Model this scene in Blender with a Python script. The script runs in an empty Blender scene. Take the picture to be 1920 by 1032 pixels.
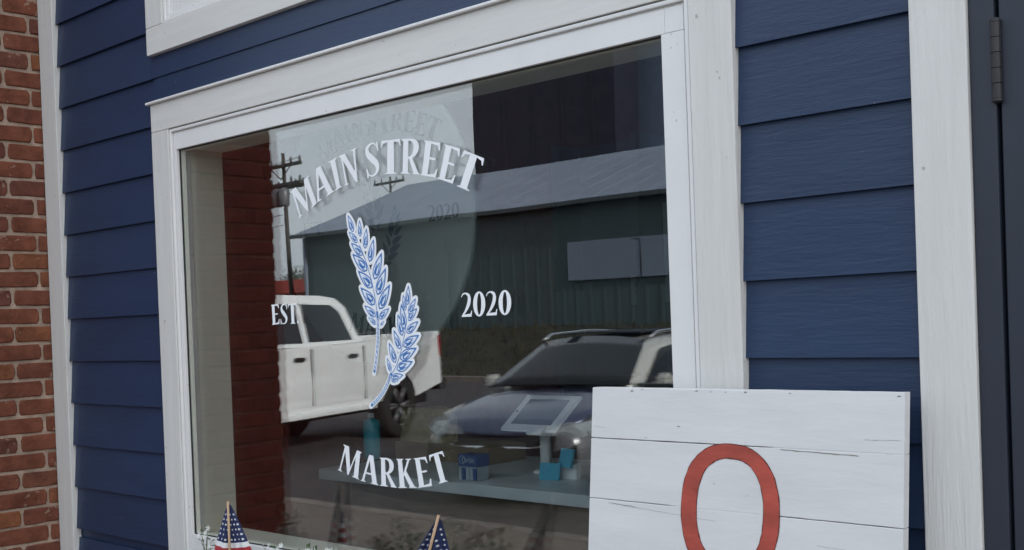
import bpy, bmesh, math, random
from mathutils import Vector, Matrix
from mathutils.geometry import tessellate_polygon
random.seed(7)
R = math.radians
sc = bpy.context.scene
col = sc.collection

# ------------------------------------------------------------------ camera
cam_d = bpy.data.cameras.new('camera')
cam = bpy.data.objects.new('camera', cam_d); col.objects.link(cam)
th, pi_, ro = 0.755884, -0.0148301, -0.0369909          # heading, pitch, roll
fw = Vector((-math.sin(th)*math.cos(pi_), math.cos(th)*math.cos(pi_), math.sin(pi_)))
r0 = Vector((math.cos(th), math.sin(th), 0)); u0 = r0.cross(fw)
rv = math.cos(ro)*r0 + math.sin(ro)*u0; uv = -math.sin(ro)*r0 + math.cos(ro)*u0
M = Matrix((rv, uv, -fw)).transposed().to_4x4(); M.translation = Vector((0, -2.0316, 1.55))
cam.matrix_world = M
cam_d.sensor_width = 36; cam_d.lens = 2200/1920*36; cam_d.shift_y = 114.67/1920
cam_d.clip_start = 0.05; cam_d.clip_end = 3000
sc.camera = cam

# ------------------------------------------------------------------ sky, sun, exposure
SUN_EL, SUN_AZ = R(22), R(80)                            # the sun stands behind the shop; its front is in shade
w = bpy.data.worlds.new('World'); sc.world = w; w.use_nodes = True
nt = w.node_tree; nt.nodes.clear()
sky = nt.nodes.new('ShaderNodeTexSky'); sky.sky_type = 'NISHITA'; sky.sun_disc = False
sky.sun_elevation = SUN_EL; sky.sun_rotation = SUN_AZ; sky.dust_density = 4.0; sky.air_density = 1.0; sky.ozone_density = 1.0
veil = nt.nodes.new('ShaderNodeMix'); veil.data_type = 'RGBA'; veil.inputs[0].default_value = 0.78                        # thin cloud over most of the sky
bg = nt.nodes.new('ShaderNodeBackground'); bg.inputs[1].default_value = 0.10
ow = nt.nodes.new('ShaderNodeOutputWorld')
tcw = nt.nodes.new('ShaderNodeTexCoord'); mpw = nt.nodes.new('ShaderNodeMapping'); mpw.inputs[3].default_value = (1, 1, 3.5)
cln = nt.nodes.new('ShaderNodeTexNoise'); cln.inputs['Scale'].default_value = 2.2; cln.inputs['Detail'].default_value = 5; cln.inputs['Roughness'].default_value = .5
crp = nt.nodes.new('ShaderNodeValToRGB'); crp.color_ramp.elements[0].position = .3; crp.color_ramp.elements[1].position = .72
crp.color_ramp.elements[0].color = (7.1, 8.1, 9.2, 1); crp.color_ramp.elements[1].color = (9.2, 9.9, 10.6, 1)
nt.links.new(tcw.outputs['Generated'], mpw.inputs[0]); nt.links.new(mpw.outputs[0], cln.inputs['Vector']); nt.links.new(cln.outputs[0], crp.inputs[0]); nt.links.new(crp.outputs[0], veil.inputs[7])
nt.links.new(sky.outputs[0], veil.inputs[6]); nt.links.new(veil.outputs[2], bg.inputs[0]); nt.links.new(bg.outputs[0], ow.inputs[0])
sd = bpy.data.lights.new('sun', 'SUN'); sd.energy = 3.2; sd.angle = R(3); sd.color = (1, .975, .94)
so = bpy.data.objects.new('sun', sd); col.objects.link(so)
sv = Vector((math.sin(SUN_AZ)*math.cos(SUN_EL), math.cos(SUN_AZ)*math.cos(SUN_EL), math.sin(SUN_EL)))
so.rotation_euler = (-sv).to_track_quat('-Z', 'Y').to_euler(); so.location = sv*50
vs = sc.view_settings; vs.view_transform = 'Standard'; vs.look = 'None'; vs.exposure = 1.13; vs.gamma = 1; vs.use_curve_mapping = False
sc.cycles.use_denoising = True
sc.cycles.max_bounces = 10; sc.cycles.transparent_max_bounces = 24; sc.cycles.glossy_bounces = 6
sc.cycles.sample_clamp_indirect = 6

# ------------------------------------------------------------------ materials
MATS = {}
def N(t, k): return t.nodes.new('ShaderNode'+k)
def mat(name, c, rough=.6, metal=0, spec=.5, var=0, vscale=6, stretch=(1,1,1), bump=0, bscale=30, bdist=.002, specks=0, spscale=60, rnd=None, coat=0, c2=None, rvar=0, coord='Object', chips=None, sth=.445):
    """Principled material: colour varied by noise, grain bump, small specks, per-object variation."""
    if name in MATS: return MATS[name]
    m = bpy.data.materials.new(name); m.use_nodes = True; t = m.node_tree; b = t.nodes['Principled BSDF']
    L = t.links.new
    b.inputs['Roughness'].default_value = rough; b.inputs['Metallic'].default_value = metal
    b.inputs['Specular IOR Level'].default_value = spec; b.inputs['Coat Weight'].default_value = coat
    b.inputs['Base Color'].default_value = (*c, 1)
    tc = N(t, 'TexCoord'); mp = N(t, 'Mapping'); mp.inputs[3].default_value = stretch; 
    oi = N(t, 'ObjectInfo')
    L(tc.outputs[coord], mp.inputs[0])
    cmb = N(t, 'CombineXYZ'); ml = N(t, 'Math'); ml.operation = 'MULTIPLY'; ml.inputs[1].default_value = 37.0
    L(oi.outputs['Random'], ml.inputs[0])
    for i in range(3): L(ml.outputs[0], cmb.inputs[i])
    L(cmb.outputs[0], mp.inputs[1])
    vec = mp.outputs[0]; cur = None
    if rnd:
        rp = N(t, 'ValToRGB'); els = rp.color_ramp.elements
        while len(els) < len(rnd): els.new(.5)
        for i, cc in enumerate(rnd): els[i].position = i/(len(rnd)-1); els[i].color = (*cc, 1)
        L(oi.outputs['Random'], rp.inputs[0]); cur = rp.outputs[0]
    if var or c2:
        nz = N(t, 'TexNoise'); nz.inputs['Scale'].default_value = vscale; nz.inputs['Detail'].default_value = 6; nz.inputs['Roughness'].default_value = .6; L(vec, nz.inputs['Vector'])
        rp = N(t, 'ValToRGB'); rp.color_ramp.elements[0].position = .3; rp.color_ramp.elements[1].position = .7
        if cur is None or c2:
            lo = tuple(x*(1-var) for x in c); hi = c2 if c2 else tuple(min(1, x*(1+var)) for x in c)
            rp.color_ramp.elements[0].color = (*lo, 1); rp.color_ramp.elements[1].color = (*hi, 1)
            L(nz.outputs[0], rp.inputs[0]); 
            if cur is None: cur = rp.outputs[0]
        else:
            rp.color_ramp.elements[0].color = (1-var,)*3+(1,); rp.color_ramp.elements[1].color = (1, 1, 1, 1)
            L(nz.outputs[0], rp.inputs[0]); mx = N(t, 'Mix'); mx.data_type = 'RGBA'; mx.blend_type = 'MULTIPLY'; mx.inputs[0].default_value = 1
            L(cur, mx.inputs[6]); L(rp.outputs[0], mx.inputs[7]); cur = mx.outputs[2]
        if rvar:
            mr = N(t, 'MapRange'); mr.inputs[3].default_value = rough-rvar; mr.inputs[4].default_value = rough+rvar
            L(nz.outputs[0], mr.inputs[0]); L(mr.outputs[0], b.inputs['Roughness'])
    if specks:
        n2 = N(t, 'TexNoise'); n2.inputs['Scale'].default_value = spscale; n2.inputs['Detail'].default_value = 3
        n3 = N(t, 'TexNoise'); n3.inputs['Scale'].default_value = spscale*.12; n3.inputs['Detail'].default_value = 2
        L(tc.outputs[coord], n2.inputs['Vector']); L(vec, n3.inputs['Vector'])
        a = N(t, 'Math'); a.operation = 'MULTIPLY'; L(n2.outputs[0], a.inputs[0]); L(n3.outputs[0], a.inputs[1])
        rp2 = N(t, 'ValToRGB'); rp2.color_ramp.elements[0].position = sth; rp2.color_ramp.elements[1].position = sth+.03
        rp2.color_ramp.elements[0].color = (0, 0, 0, 1); rp2.color_ramp.elements[1].color = (specks,)*3+(1,)
        L(a.outputs[0], rp2.inputs[0]); mx = N(t, 'Mix'); mx.data_type = 'RGBA'; L(rp2.outputs[0], mx.inputs[0])
        if cur is None: mx.inputs[6].default_value = (*c, 1)
        else: L(cur, mx.inputs[6])
        mx.inputs[7].default_value = (*(chips or (.16, .14, .12)), 1); cur = mx.outputs[2]
    if cur is not None: L(cur, b.inputs['Base Color'])
    if bump:
        n4 = N(t, 'TexNoise'); n4.inputs['Scale'].default_value = bscale; n4.inputs['Detail'].default_value = 7; n4.inputs['Roughness'].default_value = .65; n4.inputs['Distortion'].default_value = .4
        L(vec, n4.inputs['Vector']); bp = N(t, 'Bump'); bp.inputs['Strength'].default_value = bump; bp.inputs['Distance'].default_value = bdist
        L(n4.outputs[0], bp.inputs['Height']); L(bp.outputs[0], b.inputs['Normal'])
    MATS[name] = m; return m

def glass_mat(name, ior=1.5, tint=(.95, .985, .965), amount=1.0, ripple=False):
    """Thin window pane: Fresnel share mirrored, the rest passes straight through."""
    if name in MATS: return MATS[name]
    m = bpy.data.materials.new(name); m.use_nodes = True; t = m.node_tree; t.nodes.clear(); L = t.links.new
    g = N(t, 'NewGeometry'); mr = N(t, 'MapRange'); mr.inputs[3].default_value = ior; mr.inputs[4].default_value = 1/ior
    L(g.outputs['Backfacing'], mr.inputs[0]); fr = N(t, 'Fresnel'); L(mr.outputs[0], fr.inputs[0])
    mu = N(t, 'Math'); mu.operation = 'MULTIPLY'; mu.use_clamp = True; mu.inputs[1].default_value = amount; L(fr.outputs[0], mu.inputs[0])
    tr = N(t, 'BsdfTransparent'); tr.inputs[0].default_value = (*tint, 1); gl = N(t, 'BsdfGlossy'); gl.inputs['Roughness'].default_value = 0
    if ripple:
        tc = N(t, 'TexCoord'); nz = N(t, 'TexNoise'); nz.inputs['Scale'].default_value = 1.6; nz.inputs['Detail'].default_value = 1
        bp = N(t, 'Bump'); bp.inputs['Strength'].default_value = .5; bp.inputs['Distance'].default_value = .0012
        L(tc.outputs['Object'], nz.inputs['Vector']); L(nz.outputs[0], bp.inputs['Height']); L(bp.outputs[0], gl.inputs['Normal'])
    mx = N(t, 'MixShader'); L(mu.outputs[0], mx.inputs[0]); L(tr.outputs[0], mx.inputs[1]); L(gl.outputs[0], mx.inputs[2])
    o = N(t, 'OutputMaterial'); L(mx.outputs[0], o.inputs[0]); MATS[name] = m; return m

WHITE = (.675, .66, .635)
m_trim_v = mat('white_trim_vertical_grain', WHITE, .48, var=.05, vscale=5, stretch=(7, 7, .45), bump=.7, bscale=16, bdist=.004, specks=.5, spscale=55)
m_trim_h = mat('white_trim_horizontal_grain', WHITE, .48, var=.05, vscale=5, stretch=(.7, 9, 9), bump=.2, bscale=14, bdist=.002, specks=.5, spscale=55)
m_sash = mat('white_vinyl_frame', (.77, .755, .745), .38, var=.03, vscale=8, specks=.45, spscale=80, bump=.05, bscale=60)
m_caulk = mat('grey_gap', (.10, .10, .10), .8)
m_siding = mat('navy_fibre_cement', (.018, .0395, .092), .42, spec=.4, rnd=[(.0178, .0380, .090), (.0190, .0410, .099), (.0172, .0365, .086), (.0198, .0420, .096), (.0180, .0390, .094)], var=.16, vscale=2.2, stretch=(1, 3, 7), bump=.6, bscale=11, bdist=.0022, specks=.3, spscale=70, chips=(.4, .42, .48), rvar=.06, sth=.478)
m_door = mat('dark_navy_door', (.022, .027, .042), .5, var=.1, vscale=6, bump=.1, bscale=40)
m_hinge = mat('dark_bronze_hinge', (.035, .033, .037), .5, metal=.3, var=.2, vscale=30)
m_brick = mat('red_brick', (.3, .1, .07), .88, rnd=[(.215, .074, .045), (.245, .083, .049), (.190, .067, .043), (.230, .079, .046), (.200, .069, .044), (.172, .064, .046), (.275, .102, .046)], var=.5, vscale=16, bump=1.0, bscale=70, bdist=.005, spec=.2, specks=.5, spscale=60, chips=(.36, .27, .21), sth=.385)
m_brick_red = mat('deep_red_brick', (.15, .03, .022), .88, rnd=[(.180, .042, .029), (.200, .048, .032), (.160, .040, .029), (.205, .050, .033), (.170, .042, .030)], var=.35, vscale=14, bump=.75, bscale=55, bdist=.004, spec=.2)  # outer pier brick: the dark look of its reflection is put into the colour
m_mortar_red = mat('red_tinted_mortar', (.165, .065, .048), .95, var=.3, vscale=25, bump=.8, bscale=80, bdist=.006, spec=.2)  # outer pier mortar, coloured darker so its reflection reads low in contrast
m_mortar = mat('sandy_mortar', (.37, .275, .215), .95, var=.3, vscale=25, bump=.8, bscale=80, bdist=.006, spec=.2)
m_vinyl = mat('white_vinyl_lettering', (.89, .895, .92), .5)
m_blue_ink = mat('blue_ink', (.035, .17, .48), .5, var=.25, vscale=80)
m_pale_ink = mat('pale_lavender_vinyl', (.78, .83, .92), .5)
m_glass = glass_mat('window_glass', 1.70, (.97, .98, .978), ripple=True)
m_seal = mat('black_gasket', (.02, .02, .02), .6)
m_liner = mat('off_white_jamb_liner', (.88, .85, .72), .6, var=.06, vscale=6)
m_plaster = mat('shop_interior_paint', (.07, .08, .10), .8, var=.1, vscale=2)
m_white_brick = mat('white_painted_brick', (.55, .53, .47), .8, var=.1, vscale=9, bump=.4, bscale=30, bdist=.004)
m_floor = mat('shop_floor_boards', (.10, .065, .045), .5, var=.3, vscale=4, stretch=(1, 8, 1))
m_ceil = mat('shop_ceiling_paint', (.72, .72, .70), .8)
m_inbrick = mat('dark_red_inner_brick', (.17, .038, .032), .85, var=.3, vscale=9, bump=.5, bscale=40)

# ------------------------------------------------------------------ mesh helpers
LOC = {}
def link(o, parent=None):
    col.objects.link(o)
    if parent is not None:
        o.parent = parent
        if parent.name in LOC: o.matrix_parent_inverse = Matrix.Translation(LOC[parent.name]).inverted()
    return o
def tag(o, label=None, cat=None, group=None, kind=None):
    if label: o['label'] = label
    if cat: o['category'] = cat
    if group: o['group'] = group
    if kind: o['kind'] = kind
    return o
def thing(name, loc, label, cat, group=None, rz=None, scale=None):
    """Empty at the base of a thing. With rz the children are modelled in its own space, else in world space."""
    o = bpy.data.objects.new(name, None); col.objects.link(o); o.location = loc; o.empty_display_size = .1
    if rz is None: LOC[o.name] = Vector(loc)
    else: o.rotation_euler.z = rz
    if scale: o.scale = (scale,)*3
    return tag(o, label, cat, group)
def mesh_obj(name, verts, faces, m, parent=None, smooth=False, mi=None):
    me = bpy.data.meshes.new(name); me.from_pydata([tuple(v) for v in verts], [], faces)
    for x in (m if isinstance(m, (list, tuple)) else [m]): me.materials.append(x)
    if mi: me.polygons.foreach_set('material_index', mi)
    if smooth: me.polygons.foreach_set('use_smooth', [True]*len(me.polygons))
    me.update(); return link(bpy.data.objects.new(name, me), parent)
def bm_obj(name, bm, m, parent=None, smooth=False):
    bmesh.ops.recalc_face_normals(bm, faces=bm.faces)
    me = bpy.data.meshes.new(name); bm.to_mesh(me); bm.free()
    for x in (m if isinstance(m, (list, tuple)) else [m]): me.materials.append(x)
    if smooth: me.polygons.foreach_set('use_smooth', [True]*len(me.polygons))
    return link(bpy.data.objects.new(name, me), parent)
def add_box(bm, x0, x1, y0, y1, z0, z1, mi=0):
    vs_ = [bm.verts.new(p) for p in ((x0,y0,z0),(x1,y0,z0),(x1,y1,z0),(x0,y1,z0),(x0,y0,z1),(x1,y0,z1),(x1,y1,z1),(x0,y1,z1))]
    fs = [bm.faces.new([vs_[i] for i in f]) for f in ((0,3,2,1),(4,5,6,7),(0,1,5,4),(1,2,6,5),(2,3,7,6),(3,0,4,7))]
    for f in fs: f.material_index = mi
    return vs_, fs
def box(name, x0, x1, y0, y1, z0, z1, m, parent=None, bevel=0, seg=2):
    bm = bmesh.new(); add_box(bm, x0, x1, y0, y1, z0, z1)
    if bevel: bmesh.ops.bevel(bm, geom=bm.edges[:], offset=bevel, segments=seg, affect='EDGES', profile=.6)
    return bm_obj(name, bm, m, parent)
def tube(bm, pts, rad, n=10, cap=True):
    """sweep a circle along pts; rad a number or a list"""
    pts = [Vector(p) for p in pts]; rings = []
    for i, p in enumerate(pts):
        d = (pts[min(i+1, len(pts)-1)]-pts[max(i-1, 0)]).normalized()
        a = d.orthogonal().normalized() if i == 0 else (prev - d*prev.dot(d)).normalized()
        prev = a; b = d.cross(a); r = rad[i] if isinstance(rad, (list, tuple)) else rad
        rings.append([bm.verts.new(p+(a*math.cos(k*2*math.pi/n)+b*math.sin(k*2*math.pi/n))*r) for k in range(n)])
    for i in range(len(rings)-1):
        for k in range(n): bm.faces.new((rings[i][k], rings[i][(k+1)%n], rings[i+1][(k+1)%n], rings[i+1][k]))
    if cap: bm.faces.new(rings[0][::-1]); bm.faces.new(rings[-1])
def tube_obj(name, pts, rad, m, parent=None, n=10):
    bm = bmesh.new(); tube(bm, pts, rad, n); return bm_obj(name, bm, m, parent, True)
def lathe(name, prof, m, parent=None, n=24, c=(0,0,0), axis='z', cap=True):
    bm = bmesh.new(); rings = []
    for r, z in prof:
        ring = []
        for k in range(n):
            a = k*2*math.pi/n; p = (r*math.cos(a), r*math.sin(a), z)
            if axis == 'y': p = (p[0], p[2], p[1])
            ring.append(bm.verts.new((p[0]+c[0], p[1]+c[1], p[2]+c[2])))
        rings.append(ring)
    for i in range(len(rings)-1):
        for k in range(n): bm.faces.new((rings[i][k], rings[i][(k+1)%n], rings[i+1][(k+1)%n], rings[i+1][k]))
    if cap: bm.faces.new(rings[0]); bm.faces.new(rings[-1])
    o = bm_obj(name, bm, m, parent, True)
    return o
def dup(o, parent):
    c = o.copy(); col.objects.link(c); c.parent = parent; return c
def flat_poly(contours, to3):
    """triangulated flat polygon with holes -> verts, faces"""
    tris = tessellate_polygon([[Vector((p[0], p[1], 0)) for p in c] for c in contours])
    pts = [p for c in contours for p in c]
    return [to3(p) for p in pts], [tuple(t) for t in tris]

# ------------------------------------------------------------------ ground, road, pavement
m_pave = mat('pavement_concrete', (.145, .118, .098), .9, var=.18, vscale=3, bump=.4, bscale=60, bdist=.003)
m_kerb = mat('kerb_concrete', (.185, .155, .135), .9, var=.2, vscale=5, bump=.4, bscale=50)
m_asph = mat('asphalt', (.045, .038, .039), .9, var=.25, vscale=1.5, bump=.6, bscale=120, bdist=.004)
m_grass = mat('rough_grass', (.020, .022, .010), .95, var=.5, vscale=.8, bump=1, bscale=8, bdist=.1)
m_paint = mat('road_paint', (.7, .7, .68), .8, var=.2, vscale=8)
RZ = -.09
tag(mesh_obj('ground', [(-1500,-1500,-.4),(1500,-1500,-.4),(1500,1500,-.4),(-1500,1500,-.4)], [(0,1,2,3)], m_grass), kind='structure')
tag(mesh_obj('road', [(-300,-19.5,RZ),(120,-19.5,RZ),(120,-4.2,RZ),(-300,-4.2,RZ)], [(0,1,2,3)], m_asph), kind='structure')
tag(box('pavement', -120, 60, -4.1, -.004, -.3, 0, m_pave), kind='structure')
bm = bmesh.new()
for k in range(40): add_box(bm, -60+k*2.0, -60+k*2.0+1.99, -4.26, -4.1005, -.3, .004)
tag(bm_obj('kerb', bm, m_kerb), kind='structure')
bm = bmesh.new()
for k in range(60): add_box(bm, -140+k*3.0, -140+k*3.0+2.99, -19.75, -19.5, -.3, .05)
tag(bm_obj('far_kerb', bm, m_kerb), kind='structure')
# grass bank rising to the metal building
vsG, fsG = [], []
nx, ny = 90, 26
for j in range(ny+1):
    for i in range(nx+1):
        x = -140+i*2.0; t = j/ny; y = -19.75 - t*9.0 if t < .85 else -27.4-(t-.85)*4000
        h = .03 + 1.2*(3*(min(t/.8, 1))**2-2*(min(t/.8, 1))**3) + (random.random()-.5)*.07*(1 if t < .9 else 0)
        vsG.append((x if t < .85 else x*(1+8*(t-.85)), y, h))
for j in range(ny):
    for i in range(nx):
        a = j*(nx+1)+i; fsG.append((a, a+nx+1, a+nx+2, a+1))
tag(mesh_obj('grass_bank', vsG, fsG, m_grass, smooth=True), kind='structure')
bm = bmesh.new()
for k in range(14): add_box(bm, -62+k*3.1, -62+k*3.1+.1, -9.3, -4.3, RZ+.003, RZ+.005)
tag(bm_obj('parking_bay_lines', bm, m_paint), kind='structure')
bm = bmesh.new()                                           # tufts along the bank
for k in range(2600):
    x = random.uniform(-46, -14); y = random.uniform(-19.8, -28); t = min((-19.75-y)/9/.8, 1); z = .03+1.2*(3*t*t-2*t**3)
    a = random.random()*6.28; s_ = random.uniform(.08, .26); dx, dy = math.cos(a)*.035, math.sin(a)*.035; ex, ey = random.uniform(-.1,.1), random.uniform(-.1,.1)
    bm.faces.new((bm.verts.new((x-dx,y-dy,z-.02)), bm.verts.new((x+dx,y+dy,z-.02)), bm.verts.new((x+ex,y+ey,z+s_))))
tag(bm_obj('grass', bm, mat('dry_grass_blades', (.034, .034, .016), .9, var=.4, vscale=3)), 'dull green and straw coloured grass on the bank across the road', 'grass', kind='stuff')

# ------------------------------------------------------------------ shop wall with navy lap siding
SZ0, SP = 2.694, .155                                      # lower edge of one siding course, exposure
wall = thing('siding_wall', (-2.5, 0, 0), 'navy blue lap siding wall with white corner boards around the shop window', 'wall')
OX0, OX1, OZ0, OZ1 = -3.40, -1.45, .862, 2.165             # window opening
bm = bmesh.new()
for a in ((-4.30, OX0, .022, .16, 0, 3.6), (OX1, 2.2, .022, .16, 0, 3.6), (OX0, OX1, .022, .16, 0, OZ0), (OX0, OX1, .022, .16, OZ1, 2.6), (OX0, -3.34, .022, .16, 2.6, 3.6), (-1.44, OX1, .022, .16, 2.6, 3.6) if False else (-1.4395, -1.4392, .03, .15, 2.6, 3.5), (OX0+.06, OX1, .022, .16, 3.49, 3.6)): add_box(bm, *a)
bm_obj('sheathing', bm, m_siding, wall)
box('upper_wall', -4.30, 14, .0, .16, 3.6, 6.6, m_siding, wall)  # unseen upper mass, carried up and right to keep the sun off the front
box('added_side_wall', 2.2, 14, .0, .16, 0, 3.6, m_siding, wall)  # unseen wall, added to the right so the low sun stays blocked
def board(x0, x1, z, ztop=None):
    """one lap board: foot edge at y=0, leaning back behind the board above"""
    zt = ztop if ztop else z+SP+.02
    k = (zt-z)/(SP+.02); yb = .013*k; e = .0006*random.uniform(-1, 1); zj = random.uniform(-.0008, .0008)
    v = [(x0,e,z+zj),(x1,e,z-zj),(x1,.0085,z-zj),(x0,.0085,z+zj),(x0,yb+e,zt),(x1,yb+e,zt),(x1,yb+.0085,zt),(x0,yb+.0085,zt)]
    mesh_obj('siding_board', v, [(0,3,2,1),(4,5,6,7),(0,1,5,4),(1,2,6,5),(2,3,7,6),(3,0,4,7)], m_siding, wall)
XL0, XL1, XR0, XR1 = -4.166, -3.497, -1.274, -.910
i = -5
while True:
    z = SZ0-SP*i
    if z < -.02: break
    zt = None if i > -5 else 3.6
    if i == 3: board(XL0, XL1, z); board(XR0, XR1, z); board(XL1+.001, XR0-.001, 2.305, z+SP+.02)
    elif i == 2: board(XL0, -3.510, z); board(-1.268, XR1, z); board(-3.509, -1.269, z, 2.457)
    elif z > .78: board(XL0, -3.510 if i < 2 else XL1, z); board(-1.268 if i < 2 else XR0, XR1, z)
    else: board(XL0, XR1, z, min(z+SP+.02, .80))
    i += 1
for k in range(24): board(.362, 2.2, SZ0-SP*(k-5)) if SZ0-SP*(k-5) > 0 else None
def trim(name, x0, x1, z0, z1, m, parent, yf=-.012, yb=.02, bev=.0025):
    return box(name, x0, x1, yf, yb, z0, z1, m, parent, bev)
trim('corner_board', -4.279, -4.168, 0, 3.6, m_trim_v, wall)
trim('corner_board', -.908, -.806, 0, 3.6, m_trim_v, wall)
trim('corner_board', .252, .360, 0, 3.6, m_trim_v, wall)
# ------------------------------------------------------------------ display window
win = thing('display_window', (-2.385, 0, .8), 'large white framed shop display window reflecting the street', 'window')
trim('casing_board', -3.500, -3.398, .70, 2.2035, m_trim_v, win)
trim('casing_board', -1.376, -1.2735, .70, 2.2035, m_trim_v, win)
trim('casing_board', -3.500, -1.2735, 2.2045, 2.294, m_trim_h, win)
trim('casing_board', -3.397, -1.377, .70, .800, m_trim_h, win)
bm = bmesh.new(); add_box(bm, -3.513, -1.262, -.024, .02, 2.2945, 2.303); bmesh.ops.bevel(bm, geom=bm.edges[:], offset=.002, segments=1, affect='EDGES')
bm_obj('drip_cap', bm, m_sash, win)
def frame_ring(name, x0, x1, z0, z1, wd, y0, y1, m, parent, bev=.002, wt=None, wb=None):
    wt = wt or wd; wb = wb or wd; out = []
    for a in ((x0, x0+wd, z0, z1), (x1-wd, x1, z0, z1), (x0+wd+.0004, x1-wd-.0004, z1-wt, z1), (x0+wd+.0004, x1-wd-.0004, z0, z0+wb)):
        out.append(box(name, a[0], a[1], y0, y1, a[2], a[3], m, parent, bev))
    return out
# vinyl frame: caulk gap, bead, shallow groove, flat sash, glazing reveal
frame_ring('caulk_gap', -3.3979, -1.3761, .8001, 2.2044, .0020, -.002, .05, m_caulk, win, 0)
frame_ring('bead', -3.3957, -1.3783, .8025, 2.2020, .010, -.0085, .05, m_sash, win, .003)
frame_ring('groove', -3.3855, -1.3885, .8127, 2.1918, .005, .0015, .05, m_sash, win, 0)
gx0, gx1, gz0, gz1 = -3.3665, -1.4515, .892, 2.1345
for a in ((-3.3803, gx0, .8179, 2.1866), (gx1, -1.3937, .8179, gz1-.0005), (gx1+.0105, -1.3937, gz1, 2.1866), (gx0+.0003, gx1+.010, gz1, 2.1866), (gx0+.0003, gx1-.0003, .8179, gz0)):
    box('sash_rail', a[0], a[1], -.0025, .046, a[2], a[3], m_sash, win, .0012)
frame_ring('gasket', gx0-.002, gx1+.002, gz0-.002, gz1+.002, .0055, .0075, .012, m_seal, win, 0)
frame_ring('spacer', gx0-.002, gx1+.002, gz0-.002, gz1+.002, .0065, .0145, .0275, m_liner, win, 0)
box('glass_pane', gx0-.002, gx1+.002, .0100, .0140, gz0-.002, gz1+.002, m_glass, win)
box('glass_pane', gx0-.002, gx1+.002, .0280, .0320, gz0-.002, gz1+.002, m_glass, win)
# deep inner jamb lining
for a in ((gx0-.05, gx0-.004, OZ0, OZ1), (gx1+.004, gx1+.05, OZ0, OZ1), (gx0-.003, gx1+.003, gz1+.003, OZ1+.02), (gx0-.003, gx1+.003, OZ0-.02, gz0-.003)):
    box('jamb_lining', a[0], a[1], .0465, .17, a[2], a[3], m_liner, win)
# ------------------------------------------------------------------ upper window (only its lower left corner shows)
up = thing('upper_window', (-2.39, 0, 2.456), 'white framed window cut off by the top edge above the display window', 'window')
trim('casing_board', -3.508, -1.27, 2.4575, 2.545, m_trim_h, up)
trim('casing_board', -3.508, -3.407, 2.546, 3.6, m_trim_v, up)
trim('casing_board', -1.371, -1.27, 2.546, 3.6, m_trim_v, up)
frame_ring('brick_mould', -3.4045, -1.3735, 2.548, 3.55, .010, -.006, .05, m_sash, up)
frame_ring('frame_member', -3.393, -1.385, 2.5595, 3.54, .014, .0, .05, m_sash, up, .003)
frame_ring('sash_rail', -3.378, -1.40, 2.5745, 3.53, .05, .006, .05, m_sash, up, .003)
box('glass_pane', -3.327, -1.451, .022, .026, 2.626, 3.478, m_glass, up)
# ------------------------------------------------------------------ door at the right
dr = thing('door', (-.3, 0, 0), 'dark navy door with bronze hinge beside the right corner board', 'door')
box('door_jamb', -.8045, -.7615, -.004, .06, 0, 3.0, m_door, dr, .002)
bm = bmesh.new(); add_box(bm, -.7555, .20, .0, .045, .02, 2.9); bmesh.ops.bevel(bm, geom=bm.edges[:], offset=.002, segments=1, affect='EDGES')
bm_obj('door_leaf', bm, m_door, dr)
box('door_stop', -.79, .25, .05, .09, 0, 3.0, m_seal, dr)
box('door_jamb', .206, .25, -.004, .049, 0, 3.0, m_door, dr, .002)
for zc in (1.957, .35):
    hb = bmesh.new()
    for k in range(5): tube(hb, [(-.7585, -.0065, zc-.065+k*.026+.0006), (-.7585, -.0065, zc-.065+(k+1)*.026-.0006)], .0085, 14)
    for s_ in (-1, 1): tube(hb, [(-.7585, -.0065, zc+s_*.065), (-.7585, -.0065, zc+s_*.069), (-.7585, -.0065, zc+s_*.072)], [.009, .009, .005], 14)
    bm_obj('hinge', hb, m_hinge, dr, False)
# ------------------------------------------------------------------ brick pier
pier = thing('brick_pier', (-4.8, -.5, 0), 'red brick pier projecting at the left of the siding', 'brick pier')
PX = -4.283
box('mortar_core', -5.4, PX-.007, -.46, .3, 0, 6.6, m_mortar, pier)
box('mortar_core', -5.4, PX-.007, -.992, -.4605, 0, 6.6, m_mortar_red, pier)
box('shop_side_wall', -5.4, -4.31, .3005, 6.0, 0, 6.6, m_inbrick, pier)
def brick_mesh(ln, seed):
    rnd = random.Random(seed); h = .0555; t = .014; vsb, fsb = [], []
    def ring(ins, xx, j):
        pts = []
        for (u, v_) in ((0,.25),(0,.75),(.04,1),(.35,1),(.65,1),(.96,1),(1,.75),(1,.25),(.96,0),(.65,0),(.35,0),(.04,0)):
            yy = (u-.5)*(ln-2*ins); zz = (v_-.5)*(h-2*ins)
            pts.append((xx, yy+rnd.uniform(-j, j), zz+rnd.uniform(-j, j)))
        return pts
    a = ring(0, -t, .0012); b = [(-.003+rnd.uniform(-.001,.001), p[1], p[2]) for p in a]
    c = [(0+rnd.uniform(-.0012, .0012), p[1]*(1-.007/ln*1.2)+rnd.uniform(-.001,.001), p[2]*(1-.007/h)+rnd.uniform(-.001,.001)) for p in a]
    vsb = a+b+c; n = 12
    for q in (0, n):
        for k in range(n): fsb.append((q+k, q+(k+1)%n, q+n+(k+1)%n, q+n+k))
    ctr = len(vsb); vsb.append((.0008, 0, 0))
    for k in range(n): fsb.append((2*n+k, 2*n+(k+1)%n, ctr))
    me = bpy.data.meshes.new('brick'); me.from_pydata(vsb, [], fsb); me.materials.append(m_brick); me.update(); return me
LENS = {'full': .187, 'c45': .041, 'c145': .141, 'tail': .0}
bmeshes = {}
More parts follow.
